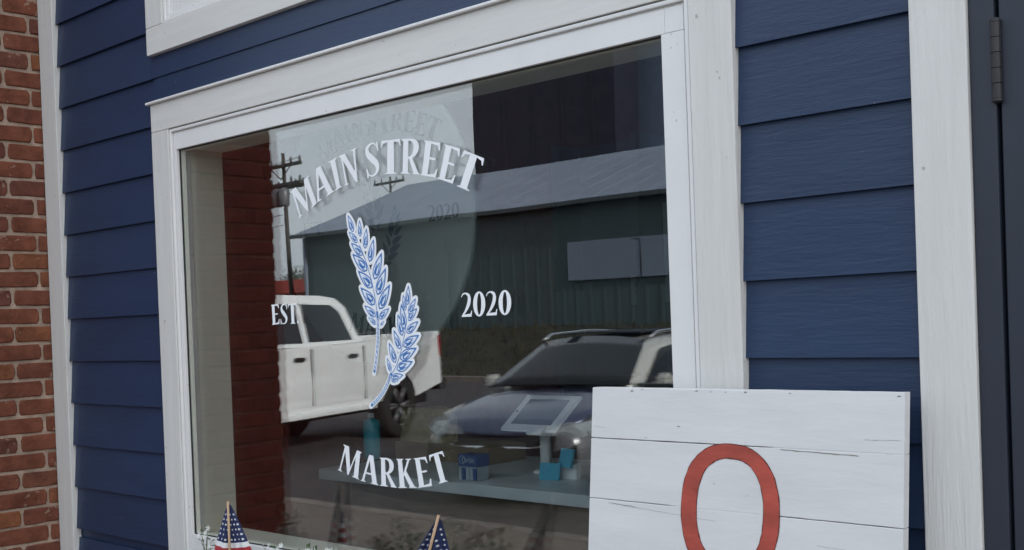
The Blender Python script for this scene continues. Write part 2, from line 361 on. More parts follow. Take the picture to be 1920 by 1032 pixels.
def brick(y0, y1, z, parent, joined=None):
    ln = round(y1-y0-.0105, 4); key = (ln, random.randrange(9))
    if key not in bmeshes: bmeshes[key] = brick_mesh(ln, hash(key) & 0xffff)
    o = bpy.data.objects.new('brick', bmeshes[key]); col.objects.link(o); o.parent = parent
    o.matrix_parent_inverse = Matrix.Translation(LOC[parent.name]).inverted()
    o.location = (PX+random.uniform(-.002, .002), (y0+y1)/2+random.uniform(-.002, .002), z+random.uniform(-.0012, .0012)); o.rotation_euler.x = random.uniform(-.006, .006)
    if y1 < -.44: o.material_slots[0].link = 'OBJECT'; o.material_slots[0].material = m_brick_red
PC = .06745; zb0 = .783-PC*4
rows = []
for r_ in range(-7, 90):
    zc = zb0 + PC*(r_+.5); odd = (r_ % 2 == 0)
    if zc > 6.5: break
    edges = [0.0]; t = .046 if odd else .146
    while t < .99: edges.append(t); t += .2
    if 1.0-edges[-1] < .05: edges.pop()
    edges.append(1.0); rows.append((zc, edges))
rest = bmesh.new()
for zc, edges in rows:
    for a, b in zip(edges[:-1], edges[1:]):
        if .55 < zc < 3.05: brick(-b, -a, zc, pier)
        elif zc > .02: add_box(rest, PX-.013, PX, -b+.006, -a-.006, zc-.027, zc+.027)
    if zc > .02:                                            # front face of the pier
        n = len(edges)
        for a, b in zip(edges[:-1], edges[1:]): add_box(rest, -5.4+1.1*a+.006, -5.4+1.1*b-.006, -1.002, -.985, zc-.027, zc+.027)
tag(bm_obj('outer_brickwork', rest, m_brick, pier), kind='stuff')

# ------------------------------------------------------------------ glyph outlines in a unit box (condensed roman capitals)
def bez(p0, p1, p2, p3, n=8):
    return [tuple((1-t)**3*a+3*(1-t)**2*t*b+3*(1-t)*t*t*c+t**3*d for a, b, c, d in zip(p0, p1, p2, p3)) for t in [k/n for k in range(1, n+1)]]
def smooth_line(pts, n=6):
    out = []
    for i in range(len(pts)-1):
        p0 = pts[max(i-1, 0)]; p1 = pts[i]; p2 = pts[i+1]; p3 = pts[min(i+2, len(pts)-1)]
        for k in range(n):
            t = k/n
            out.append(tuple(.5*((2*b)+(-a+c)*t+(2*a-5*b+4*c-d)*t*t+(-a+3*b-3*c+d)*t**3) for a, b, c, d in zip(p0, p1, p2, p3)))
    out.append(tuple(pts[-1])); return out
def stroke(pts, asp=.55):
    """variable width pen stroke; pts = (x, y, half width)"""
    s = smooth_line(pts); A, B = [], []
    for i, (x, y, h) in enumerate(s):
        a = s[max(i-1, 0)]; b = s[min(i+1, len(s)-1)]
        dx, dy = (b[0]-a[0])*asp, b[1]-a[1]; l = math.hypot(dx, dy) or 1; nx_, ny_ = -dy/l*h, dx/l*h
        A.append((x+nx_/asp, y+ny_)); B.append((x-nx_/asp, y-ny_))
    return A+B[::-1]
def ell(cx, cy, rx, ry, n=36): return [(cx+rx*math.cos(k*2*math.pi/n), cy+ry*math.sin(k*2*math.pi/n)) for k in range(n)]
GLYPH = {
 'I': [[[(0,0),(1,0),(1,.02),(.78,.05),(.78,.95),(1,.98),(1,1),(0,1),(0,.98),(.22,.95),(.22,.05),(0,.02)]]],
 'M': [[[(0,0),(0,.02),(.07,.05),(.14,.93),(.06,.97),(.06,1),(.34,1),(.54,.28),(.74,1),(.97,1),(.97,.97),(.91,.94),(.95,.05),(1,.02),(1,0),(.68,0),(.68,.02),(.75,.05),(.725,.74),(.51,-.01),(.46,-.01),(.20,.76),(.135,.05),(.21,.02),(.21,0)]]],
 'A': [[[(0,0),(0,.02),(.08,.05),(.37,.93),(.40,1),(.63,1),(.92,.05),(1,.02),(1,0),(.57,0),(.57,.02),(.66,.05),(.585,.30),(.275,.30),(.19,.05),(.30,.02),(.30,0)], [(.30,.365),(.565,.365),(.445,.80)]]],
 'N': [[[(0,0),(0,.02),(.09,.05),(.10,.93),(0,.98),(0,1),(.33,1),(.81,.32),(.79,.95),(.66,.98),(.66,1),(1,1),(1,.98),(.90,.95),(.93,-.01),(.80,-.01),(.19,.80),(.20,.05),(.33,.02),(.33,0)]]],
 'T': [[[(0,.80),(.04,1),(.96,1),(1,.80),(.95,.80),(.88,.91),(.66,.945),(.66,.05),(.79,.02),(.79,0),(.21,0),(.21,.02),(.34,.05),(.34,.945),(.12,.91),(.05,.80)]]],
 'E': [[[(0,0),(0,.02),(.10,.05),(.10,.95),(0,.98),(0,1),(.93,1),(.97,.78),(.91,.78),(.81,.91),(.44,.94),(.44,.545),(.80,.545),(.80,.485),(.44,.485),(.44,.06),(.82,.09),(.93,.25),(1,.25),(.95,0)]]],
 'R': [[[(0,0),(0,.02),(.10,.05),(.10,.95),(0,.98),(0,1),(.48,1)]+bez((.48,1),(.80,1),(.97,.90),(.95,.74))+bez((.95,.74),(.93,.60),(.78,.50),(.60,.455))+[(.93,.05),(1,.02),(1,0),(.64,0),(.64,.02),(.68,.05),(.43,.43),(.38,.43),(.38,.05),(.49,.02),(.49,0)],
        [(.38,.94),(.45,.94)]+bez((.45,.94),(.62,.93),(.67,.84),(.66,.72))+bez((.66,.72),(.65,.60),(.56,.52),(.45,.495))+[(.38,.495)]]],
 'K': [[[(0,0),(0,.02),(.09,.05),(.09,.95),(0,.98),(0,1),(.45,1),(.45,.98),(.36,.95),(.36,.50),(.70,.95),(.60,.98),(.60,1),(.96,1),(.96,.98),(.83,.95),(.54,.585),(.88,.05),(1,.02),(1,0),(.57,0),(.57,.02),(.63,.05),(.40,.435),(.36,.39),(.36,.05),(.46,.02),(.46,0)]]],
 'S': [[stroke([(.90,.84,.012),(.72,.955,.022),(.46,.965,.028),(.20,.86,.055),(.22,.69,.085),(.50,.52,.10),(.80,.33,.085),(.80,.15,.055),(.56,.04,.028),(.28,.045,.02),(.08,.15,.012)])], [[(.86,.99),(.93,.99),(.97,.72),(.90,.72),(.83,.88)]], [[(.03,.0),(.12,.0),(.17,.12),(.09,.27),(.02,.27)]]],
 '2': [[stroke([(.04,.80,.018),(.16,.92,.028),(.42,.965,.032),(.70,.88,.075),(.76,.70,.10),(.64,.47,.09),(.38,.22,.055),(.08,.03,.03)], .7)], [[(.02,0),(.94,0),(1,.25),(.93,.25),(.85,.12),(.34,.105),(.06,.03)]]],
 '0': [[ell(.5,.5,.5,.5), ell(.5,.5,.17,.43)]],
 '.': [[ell(.5,.5,.5,.5,16)]],
}
def glyph_obj(ch, quad, y, m, parent, dx=0, dz=0, y_dir=-1):
    """one letter laid into its four corners (top left, top right, bottom right, bottom left) on a vertical pane"""
    tl, tr, br, bl = quad; V, Fc = [], []
    for k, conts in enumerate(GLYPH[ch]):
        def to3(p, k=k):
            u, v_ = p; a = ((1-u)*bl[0]+u*br[0], (1-u)*bl[1]+u*br[1]); b = ((1-u)*tl[0]+u*tr[0], (1-u)*tl[1]+u*tr[1])
            return (a[0]*(1-v_)+b[0]*v_+dx, y-k*.00008, a[1]*(1-v_)+b[1]*v_+dz)
        v3, f = flat_poly(conts, to3); o_ = len(V); V += v3; Fc += [tuple(i+o_ for i in t) for t in f]
    return mesh_obj('letter', V, Fc, m, parent)
WORDS = {
'MAIN STREET':[
 ('M',(-2.790,1.936),(-2.689,1.979),(-2.655,1.897),(-2.747,1.860)),
 ('A',(-2.691,1.983),(-2.606,2.007),(-2.579,1.921),(-2.662,1.896)),
 ('I',(-2.601,2.004),(-2.563,2.013),(-2.545,1.930),(-2.574,1.922)),
 ('N',(-2.554,2.014),(-2.476,2.029),(-2.473,1.939),(-2.533,1.931)),
 ('S',(-2.445,2.033),(-2.385,2.034),(-2.382,1.945),(-2.437,1.941)),
 ('T',(-2.375,2.033),(-2.296,2.029),(-2.297,1.939),(-2.384,1.945)),
 ('R',(-2.292,2.027),(-2.222,2.021),(-2.228,1.928),(-2.301,1.939)),
 ('E',(-2.207,2.013),(-2.142,1.998),(-2.166,1.913),(-2.226,1.927)),
 ('E',(-2.132,1.994),(-2.072,1.974),(-2.105,1.891),(-2.162,1.911)),
 ('T',(-2.065,1.971),(-1.992,1.940),(-2.035,1.861),(-2.109,1.891)),],
'MARKET':[
 ('M',(-2.587,1.220),(-2.502,1.200),(-2.521,1.124),(-2.613,1.146)),
 ('A',(-2.502,1.199),(-2.429,1.190),(-2.440,1.114),(-2.514,1.122)),
 ('R',(-2.430,1.190),(-2.372,1.191),(-2.364,1.113),(-2.434,1.114)),
 ('K',(-2.362,1.190),(-2.300,1.194),(-2.284,1.119),(-2.358,1.113)),
 ('E',(-2.293,1.195),(-2.242,1.203),(-2.224,1.128),(-2.280,1.119)),
 ('T',(-2.236,1.206),(-2.180,1.221),(-2.155,1.147),(-2.212,1.132)),],
'2020':[
 ('2',(-2.093,1.620),(-2.055,1.618),(-2.056,1.559),(-2.095,1.559)),
 ('0',(-2.050,1.621),(-2.008,1.619),(-2.011,1.558),(-2.053,1.559)),
 ('2',(-2.006,1.619),(-1.968,1.619),(-1.970,1.560),(-2.009,1.560)),
 ('0',(-1.963,1.620),(-1.921,1.619),(-1.924,1.559),(-1.966,1.560)),],
'EST.':[
 ('E',(-2.899,1.617),(-2.859,1.619),(-2.859,1.560),(-2.897,1.558)),
 ('S',(-2.853,1.618),(-2.819,1.618),(-2.819,1.559),(-2.855,1.558)),
 ('T',(-2.817,1.617),(-2.772,1.617),(-2.772,1.559),(-2.815,1.559)),
 ('.',(-2.774,1.568),(-2.765,1.567),(-2.766,1.559),(-2.775,1.559)),],
}

YL = .0094
LBL = {'MAIN STREET': 'white arched lettering reading MAIN STREET on the window', 'MARKET': 'white curved lettering reading MARKET low on the window',
       '2020': 'white numerals reading 2020 on the window right of the wheat', 'EST.': 'white lettering reading EST. on the window left of the wheat'}
for wd, gl in WORDS.items():
    xs = [q[0] for g_ in gl for q in g_[1:]]; zs = [q[1] for g_ in gl for q in g_[1:]]
    t_ = thing('window_lettering', (sum(xs)/len(xs), YL, min(zs)), LBL[wd], 'lettering')
    for g_ in gl: glyph_obj(g_[0], g_[1:], YL, m_vinyl, t_)
# ------------------------------------------------------------------ wheat ear stickers
W1 =[ (-2.475,1.787,-2.475,1.833),(-2.457,1.753,-2.447,1.809),(-2.440,1.716,-2.419,1.778),(-2.424,1.668,-2.387,1.740),(-2.414,1.626,-2.373,1.699),(-2.408,1.588,-2.359,1.654),(-2.410,1.563,-2.366,1.590),(-2.405,1.545,-2.388,1.557),(-2.503,1.802,-2.524,1.851),(-2.487,1.772,-2.523,1.805),(-2.467,1.736,-2.516,1.774),(-2.450,1.693,-2.512,1.744),(-2.431,1.647,-2.491,1.697),(-2.424,1.601,-2.483,1.651),(-2.422,1.569,-2.469,1.601),(-2.422,1.549,-2.454,1.568) ]
W2 =[ (-2.293,1.595,-2.287,1.647),(-2.291,1.572,-2.260,1.613),(-2.294,1.555,-2.256,1.587),(-2.302,1.523,-2.253,1.553),(-2.317,1.488,-2.252,1.517),(-2.332,1.455,-2.263,1.484),(-2.347,1.427,-2.280,1.449),(-2.370,1.405,-2.319,1.413),(-2.370,1.398,-2.341,1.398),(-2.303,1.581,-2.309,1.624),(-2.309,1.532,-2.318,1.601),(-2.318,1.515,-2.333,1.574),(-2.328,1.480,-2.352,1.533),(-2.349,1.444,-2.373,1.500),(-2.369,1.421,-2.383,1.459) ]
S1= [(-2.503, 1.8), (-2.479, 1.764), (-2.456, 1.722), (-2.437, 1.674), (-2.423, 1.623), (-2.415, 1.565), (-2.416, 1.529), (-2.42, 1.493), (-2.429, 1.45), (-2.438, 1.419)]
S2= [(-2.293, 1.595), (-2.301, 1.55), (-2.313, 1.508), (-2.33, 1.466), (-2.352, 1.43), (-2.372, 1.412), (-2.379, 1.398), (-2.402, 1.369), (-2.428, 1.347), (-2.456, 1.329)]

def leaf_pts(b, t, wd, n=9, grow=0):
    b = Vector(b); t = Vector(t); d = t-b; l = d.length; d /= l; nrm = Vector((-d.y, d.x)); b = b-d*grow; l2 = l+grow*2.0
    A, B = [], []
    for k in range(n+1):
        s_ = k/n; hw = wd*(math.sin(math.pi*min(1, s_**.75*1.0))**.8 if 0 < s_ < 1 else 0)*(1-.25*s_)+grow*(1 if s_ < .9 else .75)
        if grow == 0 and s_ in (0, 1): hw = .0004
        A.append(b+d*l2*s_+nrm*hw); B.append(b+d*l2*s_-nrm*hw)
    return [tuple(p) for p in A]+[tuple(p) for p in B[::-1]]
def ribbon(pts, wds):
    A, B = [], []
    for i, p in enumerate(pts):
        a = Vector(pts[max(i-1, 0)]); b = Vector(pts[min(i+1, len(pts)-1)]); d = (b-a).normalized(); nrm = Vector((-d.y, d.x))
        A.append(tuple(Vector(p)+nrm*wds[i])); B.append(tuple(Vector(p)-nrm*wds[i]))
    return A+B[::-1]
def wheat(kern, spine, label):
    base = spine[-1]; t_ = thing('wheat_sticker', (base[0], YL, base[1]), label, 'sticker', 'wheat ear stickers on the window')
    V, Fc = [], []; kk = 0
    def add(poly, y, V, Fc, MI=None, mi=0):
        v3, f = flat_poly([poly], lambda p: (p[0], y, p[1])); o_ = len(V); V += v3; Fc += [tuple(i+o_ for i in q) for q in f]
        if MI is not None: MI += [mi]*len(f)
    for (bx, bz, tx, tz) in kern:
        l = math.hypot(tx-bx, tz-bz); add(leaf_pts((bx, bz), (tx, tz), l*.24, grow=.0062), YL-.00001*kk, V, Fc); kk += 1
    sp = smooth_line(spine, 3); stem = [p for p in sp]
    add(ribbon(stem, [.0075]*len(stem)), YL-.00001*kk, V, Fc); kk += 1
    e = Vector(stem[-1]); d = (e-Vector(stem[-2])).normalized(); add(ell(e.x+d.x*.002, e.y+d.y*.002, .0078, .0078, 14), YL-.00001*kk, V, Fc)
    mesh_obj('backing', V, Fc, m_vinyl, t_)
    for q, (bx, bz, tx, tz) in enumerate(kern):
        V, Fc, MI = [], [], []; b = Vector((bx, bz)); t = Vector((tx, tz)); d = t-b; l = d.length; dn = d/l; nr = Vector((-dn.y, dn.x))
        y1 = YL-.0004-.00001*q
        add(leaf_pts(b+d*.01, t-d*.02, l*.212), y1, V, Fc, MI, 0)
        add(leaf_pts(b+d*.07, t-d*.15, l*.168), y1-.0001, V, Fc, MI, 1)
        side = 1 if q % 2 else -1
        add(leaf_pts(b+d*.10+nr*side*l*.07, b+d*.62+nr*side*l*.09, l*.03), y1-.0002, V, Fc, MI, 0)
        add(leaf_pts(b+d*.16-nr*side*l*.04, b+d*.62-nr*side*l*.02, l*.125), y1-.00025, V, Fc, MI, 0)
        add(leaf_pts(b+d*.22-nr*side*l*.05, b+d*.56-nr*side*l*.03, l*.045), y1-.0003, V, Fc, MI, 1)
        for k in range(4):
            c = b+d*(.2+.13*k); add(ribbon([c-nr*side*l*.1, c-nr*side*l*.02+d*.05], [.0004, .0004]), y1-.00035, V, Fc, MI, 0)
        mesh_obj('kernel', V, Fc, [m_blue_ink, m_pale_ink], t_, mi=MI)
    n0 = int(len(stem)*.5); st = stem[n0:]; V, Fc, MI = [], [], []
    add(ribbon(st, [.0042]*len(st)), YL-.0003, V, Fc, MI, 0); add(ribbon(st[1:-1], [.0026]*(len(st)-2)), YL-.0004, V, Fc, MI, 1)
    for k in range(1, len(st)-1):
        p = Vector(st[k]); d = (Vector(st[k+1])-Vector(st[k-1])).normalized(); nr = Vector((-d.y, d.x))
        for q in (0, .5): add(ribbon([p+d*.006*q-nr*.002, p+d*(.006*q+.006)+nr*.0022], [.0007, .0005]), YL-.0005, V, Fc, MI, 0)
    mid = stem[3:n0+1]; add(ribbon(mid, [.0011]*len(mid)), YL-.0006, V, Fc, MI, 0)
    mesh_obj('stalk', V, Fc, [m_blue_ink, m_pale_ink], t_, mi=MI)
wheat(W1, S1, 'upper blue and white wheat ear sticker with straight stalk on the window')
wheat(W2, S2, 'lower blue and white wheat ear sticker with slanting stalk on the window')

# ------------------------------------------------------------------ shop interior
tag(box('shop_floor', -4.9, 2.2, .3, 4.6, -.1, 0, m_floor), kind='structure')
tag(box('shop_ceiling', -4.9, 2.2, .165, 4.6, 3.62, 3.7, m_ceil), kind='structure')
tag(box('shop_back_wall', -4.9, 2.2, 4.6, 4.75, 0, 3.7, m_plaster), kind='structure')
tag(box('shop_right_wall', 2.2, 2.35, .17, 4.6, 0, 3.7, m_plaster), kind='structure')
tag(box('shop_roof', -5.4, 14, .165, 6.0, 6.4, 6.6, m_ceil), kind='structure')  # unseen roof slab, closes the building mass that blocks the sun
m_ctop = mat('blue_grey_counter_top', (.70, .78, .80), .35, var=.08, vscale=5)
m_cwood = mat('dark_counter_wood', (.13, .10, .068), .55, var=.3, vscale=5, stretch=(1, 1, 6), bump=.2, bscale=20)
ct = thing('shop_counter', (-2.7, 1.3, 0), 'blue grey topped shop counter with dark wood front inside the window', 'counter')
box('counter_top', -4.01, -1.3, 1.0, 1.75, .902, .945, m_ctop, ct, .003)
box('front_panel', -3.95, -1.35, 1.06, 1.08, .08, .9015, m_cwood, ct)
box('rail', -3.96, -1.34, 1.03, 1.0595, .80, .9015, m_cwood, ct, .003)
for x in (-3.95, -3.2, -2.45, -1.7): box('stile', x, x+.07, 1.035, 1.0595, .08, .799, m_cwood, ct, .003)
for x in (-3.96, -1.38): box('end_panel', x, x+.03, 1.0805, 1.74, 0, .9015, m_cwood, ct)
CZ = .9455
m_tabw = mat('white_plastic', (.86, .88, .88), .35); m_screen = mat('dark_glass_screen', (.12, .17, .18), .08, spec=.6)
tb = thing('tablet_stand', (-3.04, 1.36, CZ), 'white framed tablet tilted on a white stand on the counter', 'tablet')
lathe('stand_base', [(.05, .001), (.052, .006), (.05, .012), (.03, .016)], m_tabw, tb, 28, (-3.04, 1.36, CZ))
tube_obj('post', [(-3.04, 1.36, CZ+.012), (-3.04, 1.36, CZ+.165)], .022, m_tabw, tb, 20)
def tilt_plate(name, cx, cy, cz, w_, h_, t_, rx, m, parent, bev=.006, off=0, rz=0, ox=0, oz=0):
    bm = bmesh.new(); add_box(bm, -w_/2+ox, w_/2+ox, off, off+t_, -h_/2+oz, h_/2+oz)
    if bev: bmesh.ops.bevel(bm, geom=bm.edges[:], offset=bev, segments=3, affect='EDGES')
    bm.transform(Matrix.Translation((cx, cy, cz)) @ Matrix.Rotation(rz, 4, 'Z') @ Matrix.Rotation(rx, 4, 'X')); return bm_obj(name, bm, m, parent)
TA = (-3.02, 1.315, CZ+.242); TR_ = R(-54); TZ = 0
cs = tilt_plate('tablet_frame', *TA, .285, .212, .016, TR_, m_tabw, tb, .007, rz=TZ)
tilt_plate('screen', *TA, .205, .145, .002, TR_, m_screen, tb, 0, -.0016, TZ)
tilt_plate('home_button', *TA, .009, .009, .0015, TR_, m_screen, tb, 0, -.0012, TZ, ox=-.122)
tilt_plate('card_reader', *TA, .075, .045, .012, TR_, m_tabw, tb, .003, -.014, TZ, ox=.06, oz=-.112)
tube_obj('neck', [(-3.04, 1.36, CZ+.16), (-3.035, 1.35, CZ+.195), (-3.03, 1.335, CZ+.222)], .018, m_tabw, tb, 12)
m_soap = mat('turquoise_plastic', (.08, .62, .78), .3, var=.1, vscale=8)
bt = thing('bottle', (-4.05, 1.33, CZ), 'turquoise bottle with white cap on the counter', 'bottle')
lathe('body', [(.028, 0), (.036, .004), (.038, .05), (.038, .16), (.035, .175), (.016, .183), (.013, .186)], m_soap, bt, 28, (-4.05, 1.33, CZ))
lathe('cap', [(.015, .186), (.0155, .188), (.0155, .205), (.013, .208)], m_tabw, bt, 20, (-4.05, 1.33, CZ))
m_box = mat('blue_printed_card', (.03, .10, .30), .4); m_boxw = mat('white_printed_card', (.45, .52, .58), .45, var=.1); m_kraft = mat('brown_card', (.30, .22, .13), .85, var=.2, vscale=6)
gb = thing('gum_box', (-3.17, 1.09, CZ), 'small blue and white gum display box on the counter', 'box')
bx = box('tray', -3.215, -3.117, 1.06, 1.12, CZ, CZ+.052, m_boxw, gb, .002)
box('lid', -3.217, -3.115, 1.056, 1.123, CZ+.0525, CZ+.098, m_box, gb, .002)
for k in range(5): box('gum_pack', -3.213+k*.0195, -3.197+k*.0195, 1.0535, 1.0595, CZ+.004, CZ+.048, [m_boxw, m_box, m_boxw][k % 3], gb)

def text_mesh(name, body, size, m, parent, loc, rz=0, thick=.0006, italic=0):
    cu = bpy.data.curves.new(name, 'FONT'); cu.body = body; cu.size = size; cu.extrude = thick; cu.shear = italic; cu.align_x = 'CENTER'
    tmp = bpy.data.objects.new(name, cu); me = bpy.data.meshes.new_from_object(tmp); bpy.data.objects.remove(tmp)
    me.transform(Matrix.Translation(loc) @ Matrix.Rotation(rz, 4, 'Z') @ Matrix.Rotation(math.pi/2, 4, 'X')); me.materials.clear(); me.materials.append(m)
    me.name = name; return link(bpy.data.objects.new(name, me), parent)
text_mesh('printed_name', 'Orbit', .030, m_boxw, gb, (-3.162, 1.0555, CZ+.068))
tube_obj('printed_ring', [(-3.194+.015*math.cos(k*2*math.pi/24), 1.0556, CZ+.078+.015*math.sin(k*2*math.pi/24)) for k in range(25)], .0012, m_boxw, gb, 6)

m_note = mat('cyan_paper', (.06, .42, .60), .7)
for k, (x, y, z, w_, h_, rz, lb) in enumerate(((-2.90, 1.22, CZ+.032, .085, .064, .2, 'cyan paper card lying low beside the tablet post'), (-2.845, 1.25, CZ+.082, .075, .07, -.25, 'cyan paper card standing higher at the right of the tablet post'))):
    nt_ = tilt_plate('note_card', x, y, z, w_, h_, .012, R(-14), m_note, None, 0, rz=rz); tag(nt_, lb, 'card', 'cyan cards on the counter')
box('card_holder', -2.885, -2.81, 1.268, 1.295, CZ, CZ+.06, m_tabw, None, .003); tag(bpy.data.objects['card_holder'], 'small white holder behind the cyan cards on the counter', 'card holder')
tag(box('cardboard_box', -4.0, -3.42, 1.42, 1.66, CZ, CZ+.075, m_kraft, None, .004), 'low brown cardboard box behind the bottle on the counter', 'box')
# paper bag with crumpled top
pb = thing('paper_bag', (-3.84, 1.48, CZ+.0755), 'crumpled tan paper bag with a white tissue on the cardboard box', 'paper bag')
bm = bmesh.new(); rr = random.Random(3); rings = []
for k in range(7):
    s_ = k/6; ring = []
    for q in range(20):
        a = q*2*math.pi/20; ux = math.copysign(abs(math.cos(a))**.5, math.cos(a)); uy = math.copysign(abs(math.sin(a))**.5, math.sin(a))
        j = rr.uniform(-.012, .012)*(s_+.2); ring.append(bm.verts.new((-3.84+ux*(.155-.01*s_)+j, 1.48+uy*.06*(1-.5*s_)+j, CZ+.077+.15*s_+j*.6*s_)))
    rings.append(ring)
for k in range(6):
    for q in range(20): bm.faces.new((rings[k][q], rings[k][(q+1)%20], rings[k+1][(q+1)%20], rings[k+1][q]))
bm.faces.new(rings[0]); bm.faces.new(rings[-1]); bm_obj('bag', bm, mat('tan_paper', (.50, .42, .22), .85, var=.2, vscale=14, bump=.6, bscale=12, bdist=.01), pb)
bm = bmesh.new(); bmesh.ops.create_icosphere(bm, subdivisions=2, radius=.045)
for v in bm.verts: v.co = v.co*rr.uniform(.8, 1.15); v.co += Vector((-3.68, 1.40, CZ+.16))
bm_obj('tissue', bm, mat('white_tissue', (.62, .62, .55), .9), pb)
# round sign hanging above the counter
m_disc = mat('pale_round_board', (.46, .51, .50), .55, var=.04, vscale=2); m_dk = mat('dark_print', (.012, .014, .016), .7)
ds = thing('round_sign', (-3.73, 1.115, 1.376), 'pale round sign with dark lettering hanging inside behind the glass', 'sign')
lathe('board', [(.592, .0), (.6018, .006), (.6018, .024), (.592, .03)], m_disc, ds, 96, (-3.7318, 1.10, 1.978), 'y')
for wd, gl in WORDS.items():
    for g_ in gl: glyph_obj(g_[0], g_[1:], 1.0985, m_dk, ds, -1.2705-.01, .3834)
for x in (-3.98, -3.48): tube_obj('chain', [(x, 1.115, 2.52), (x, 1.115, 3.62)], .004, m_dk, ds, 6)
V, Fc = [], []
for kern in (W1, W2):
    for (bx_, bz_, tx_, tz_) in kern:
        l = math.hypot(tx_-bx_, tz_-bz_); v3, f = flat_poly([leaf_pts((bx_, bz_), (tx_, tz_), l*.2)], lambda p: (p[0]-1.2805, 1.0985, p[1]+.3834)); o_ = len(V); V += v3; Fc += [tuple(i+o_ for i in q) for q in f]
mesh_obj('wheat_print', V, Fc, mat('grey_blue_print', (.16, .2, .27), .6), ds)

m_poster = mat('pale_poster_paper', (.20, .235, .25), .8, var=.05)
ps = thing('small_poster', (-3.87, 3.1, 1.63), 'small pale poster starting with a big S deep in the shop', 'poster')
box('sheet', -3.93, -3.78, 3.10, 3.104, 1.60, 1.76, m_poster, ps); text_mesh('printed_text', 'S', .075, m_dk, ps, (-3.885, 3.0985, 1.668)); text_mesh('printed_text', 'pin', .042, m_dk, ps, (-3.835, 3.0985, 1.668))
shf = thing('display_shelf', (-3.0, 3.1, 0), 'tall dark shelf unit deep in the shop behind the counter', 'shelf')
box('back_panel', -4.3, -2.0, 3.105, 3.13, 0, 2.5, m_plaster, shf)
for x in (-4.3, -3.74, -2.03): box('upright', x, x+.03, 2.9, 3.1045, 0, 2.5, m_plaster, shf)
for z in (.4, .8, 1.2): box('shelf_board', -4.269, -2.031, 2.9, 3.1045, z, z+.025, m_cwood, shf)
tag(box('wall_poster', -3.70, -3.45, 3.1, 3.104, 1.61, 2.14, m_poster), 'tall narrow grey poster deep in the shop by the right frame', 'poster')
tag(box('notice_sheet', -3.62, -3.22, 3.1, 3.104, 1.30, 1.545, mat('dim_notice_paper', (.16, .18, .2), .8)), 'wide dim notice sheet deep in the shop above the car roof', 'poster')


# ------------------------------------------------------------------ white plank sign leaning at the right
SX0, SX1 = -1.623, -.914
def sy(z): return -.06-.1*(1.395-z)
m_plank = mat('white_painted_plank', (.655, .645, .645), .55, var=.06, vscale=3, stretch=(1, 4, 5), bump=.3, bscale=14, bdist=.002, specks=.4, spscale=45, chips=(.36, .34, .32), sth=.46)
m_red = mat('brick_red_paint', (.39, .062, .04), .6, var=.3, vscale=7, stretch=(1, 1, 3), bump=.4, bscale=16, bdist=.003)
sg = thing('plank_sign', (-1.267, -.19, 0), 'white plank sign with a red painted O leaning on the wall', 'sign')
def seam(z, x):
    """how far a joint between two planks stands open: paint has closed part of each"""
    if abs(z-1.286) < .002: return 1.0 if x < -1.17 else .12
    if abs(z-1.1575) < .002: return .8 if (x < -1.40 or x > -1.17) else .1
    return 1.0
def plank(z0, z1, seed):
    rr = random.Random(seed); n = 28; v, f = [], []; th_ = .02
    for k in range(n+1):
        x = SX0+(SX1-SX0)*k/n; g0 = seam(z0, x); g1 = seam(z1, x); e0 = rr.uniform(.0, .0007)*g0; e1 = rr.uniform(.0, .0007)*g1
        for (z, dy) in ((z0+e0-(1-g0)*.0005, .0013*g0+.0001), (z0+e0+.001, 0), (z1-e1-.001, 0), (z1-e1+(1-g1)*.0005, .0013*g1+.0001), (z1-e1, th_), (z0+e0, th_)):
            v.append((x, sy(z)+dy, z))
    for k in range(n):
        for q in range(6): f.append((k*6+q, k*6+(q+1)%6, (k+1)*6+(q+1)%6, (k+1)*6+q))
    f += [tuple(range(5, -1, -1)), tuple(n*6+q for q in range(6))]
    bm = bmesh.new(); bv = [bm.verts.new(p) for p in v]
    for q in f: bm.faces.new([bv[i] for i in q])
    return bm_obj('plank', bm, m_plank, sg)
for k, (a, b) in enumerate(((1.2865, 1.395), (1.158, 1.2855), (1.03, 1.157), (.90, 1.029), (.772, .899), (.643, .771), (.515, .642), (.386, .514), (.258, .385), (.13, .257), (.003, .129))): plank(a, b, k)
for x in (SX0+.06, SX1-.12):
    v = [(x, sy(.05)+.0205, .05), (x+.06, sy(.05)+.0205, .05), (x+.06, sy(.05)+.045, .05), (x, sy(.05)+.045, .05), (x, sy(1.2)+.0205, 1.2), (x+.06, sy(1.2)+.0205, 1.2), (x+.06, sy(1.2)+.038, 1.2), (x, sy(1.2)+.038, 1.2)]
    mesh_obj('batten', v, [(0,3,2,1),(4,5,6,7),(0,1,5,4),(1,2,6,5),(2,3,7,6),(3,0,4,7)], m_plank, sg)
rr = random.Random(11)
def oval(cx, cz, rx, rz, n, j, pw):
    out = []
    for k in range(n):
        a = k*2*math.pi/n; c_, s_ = math.cos(a), math.sin(a)
        out.append((cx+rx*math.copysign(abs(c_)**pw, c_)+rr.uniform(-j, j), cz+rz*math.copysign(abs(s_)**pw, s_)+rr.uniform(-j, j)))
    return out
def on_sign(p, d=.0012): return (p[0], sy(p[1])-d, p[1])
v3, f = flat_poly([oval(-1.271, 1.158, .1115, .130, 90, .0008, .86), oval(-1.270, 1.158, .0995-.0125-.010, .1035, 90, .0010, .84)], on_sign)
mesh_obj('painted_letter', v3, f, m_red, sg)
m_redd = mat('dark_red_brush_edge', (.13, .02, .015), .7)
v3, f = flat_poly([oval(-1.271, 1.158, .1132, .1318, 64, .0006, .86), oval(-1.270, 1.158, .0755, .1018, 64, .0007, .84)], lambda p: on_sign(p, .0008))
mesh_obj('painted_outline', v3, f, m_redd, sg)
bm = bmesh.new()                                           # splits and cracks in the paint
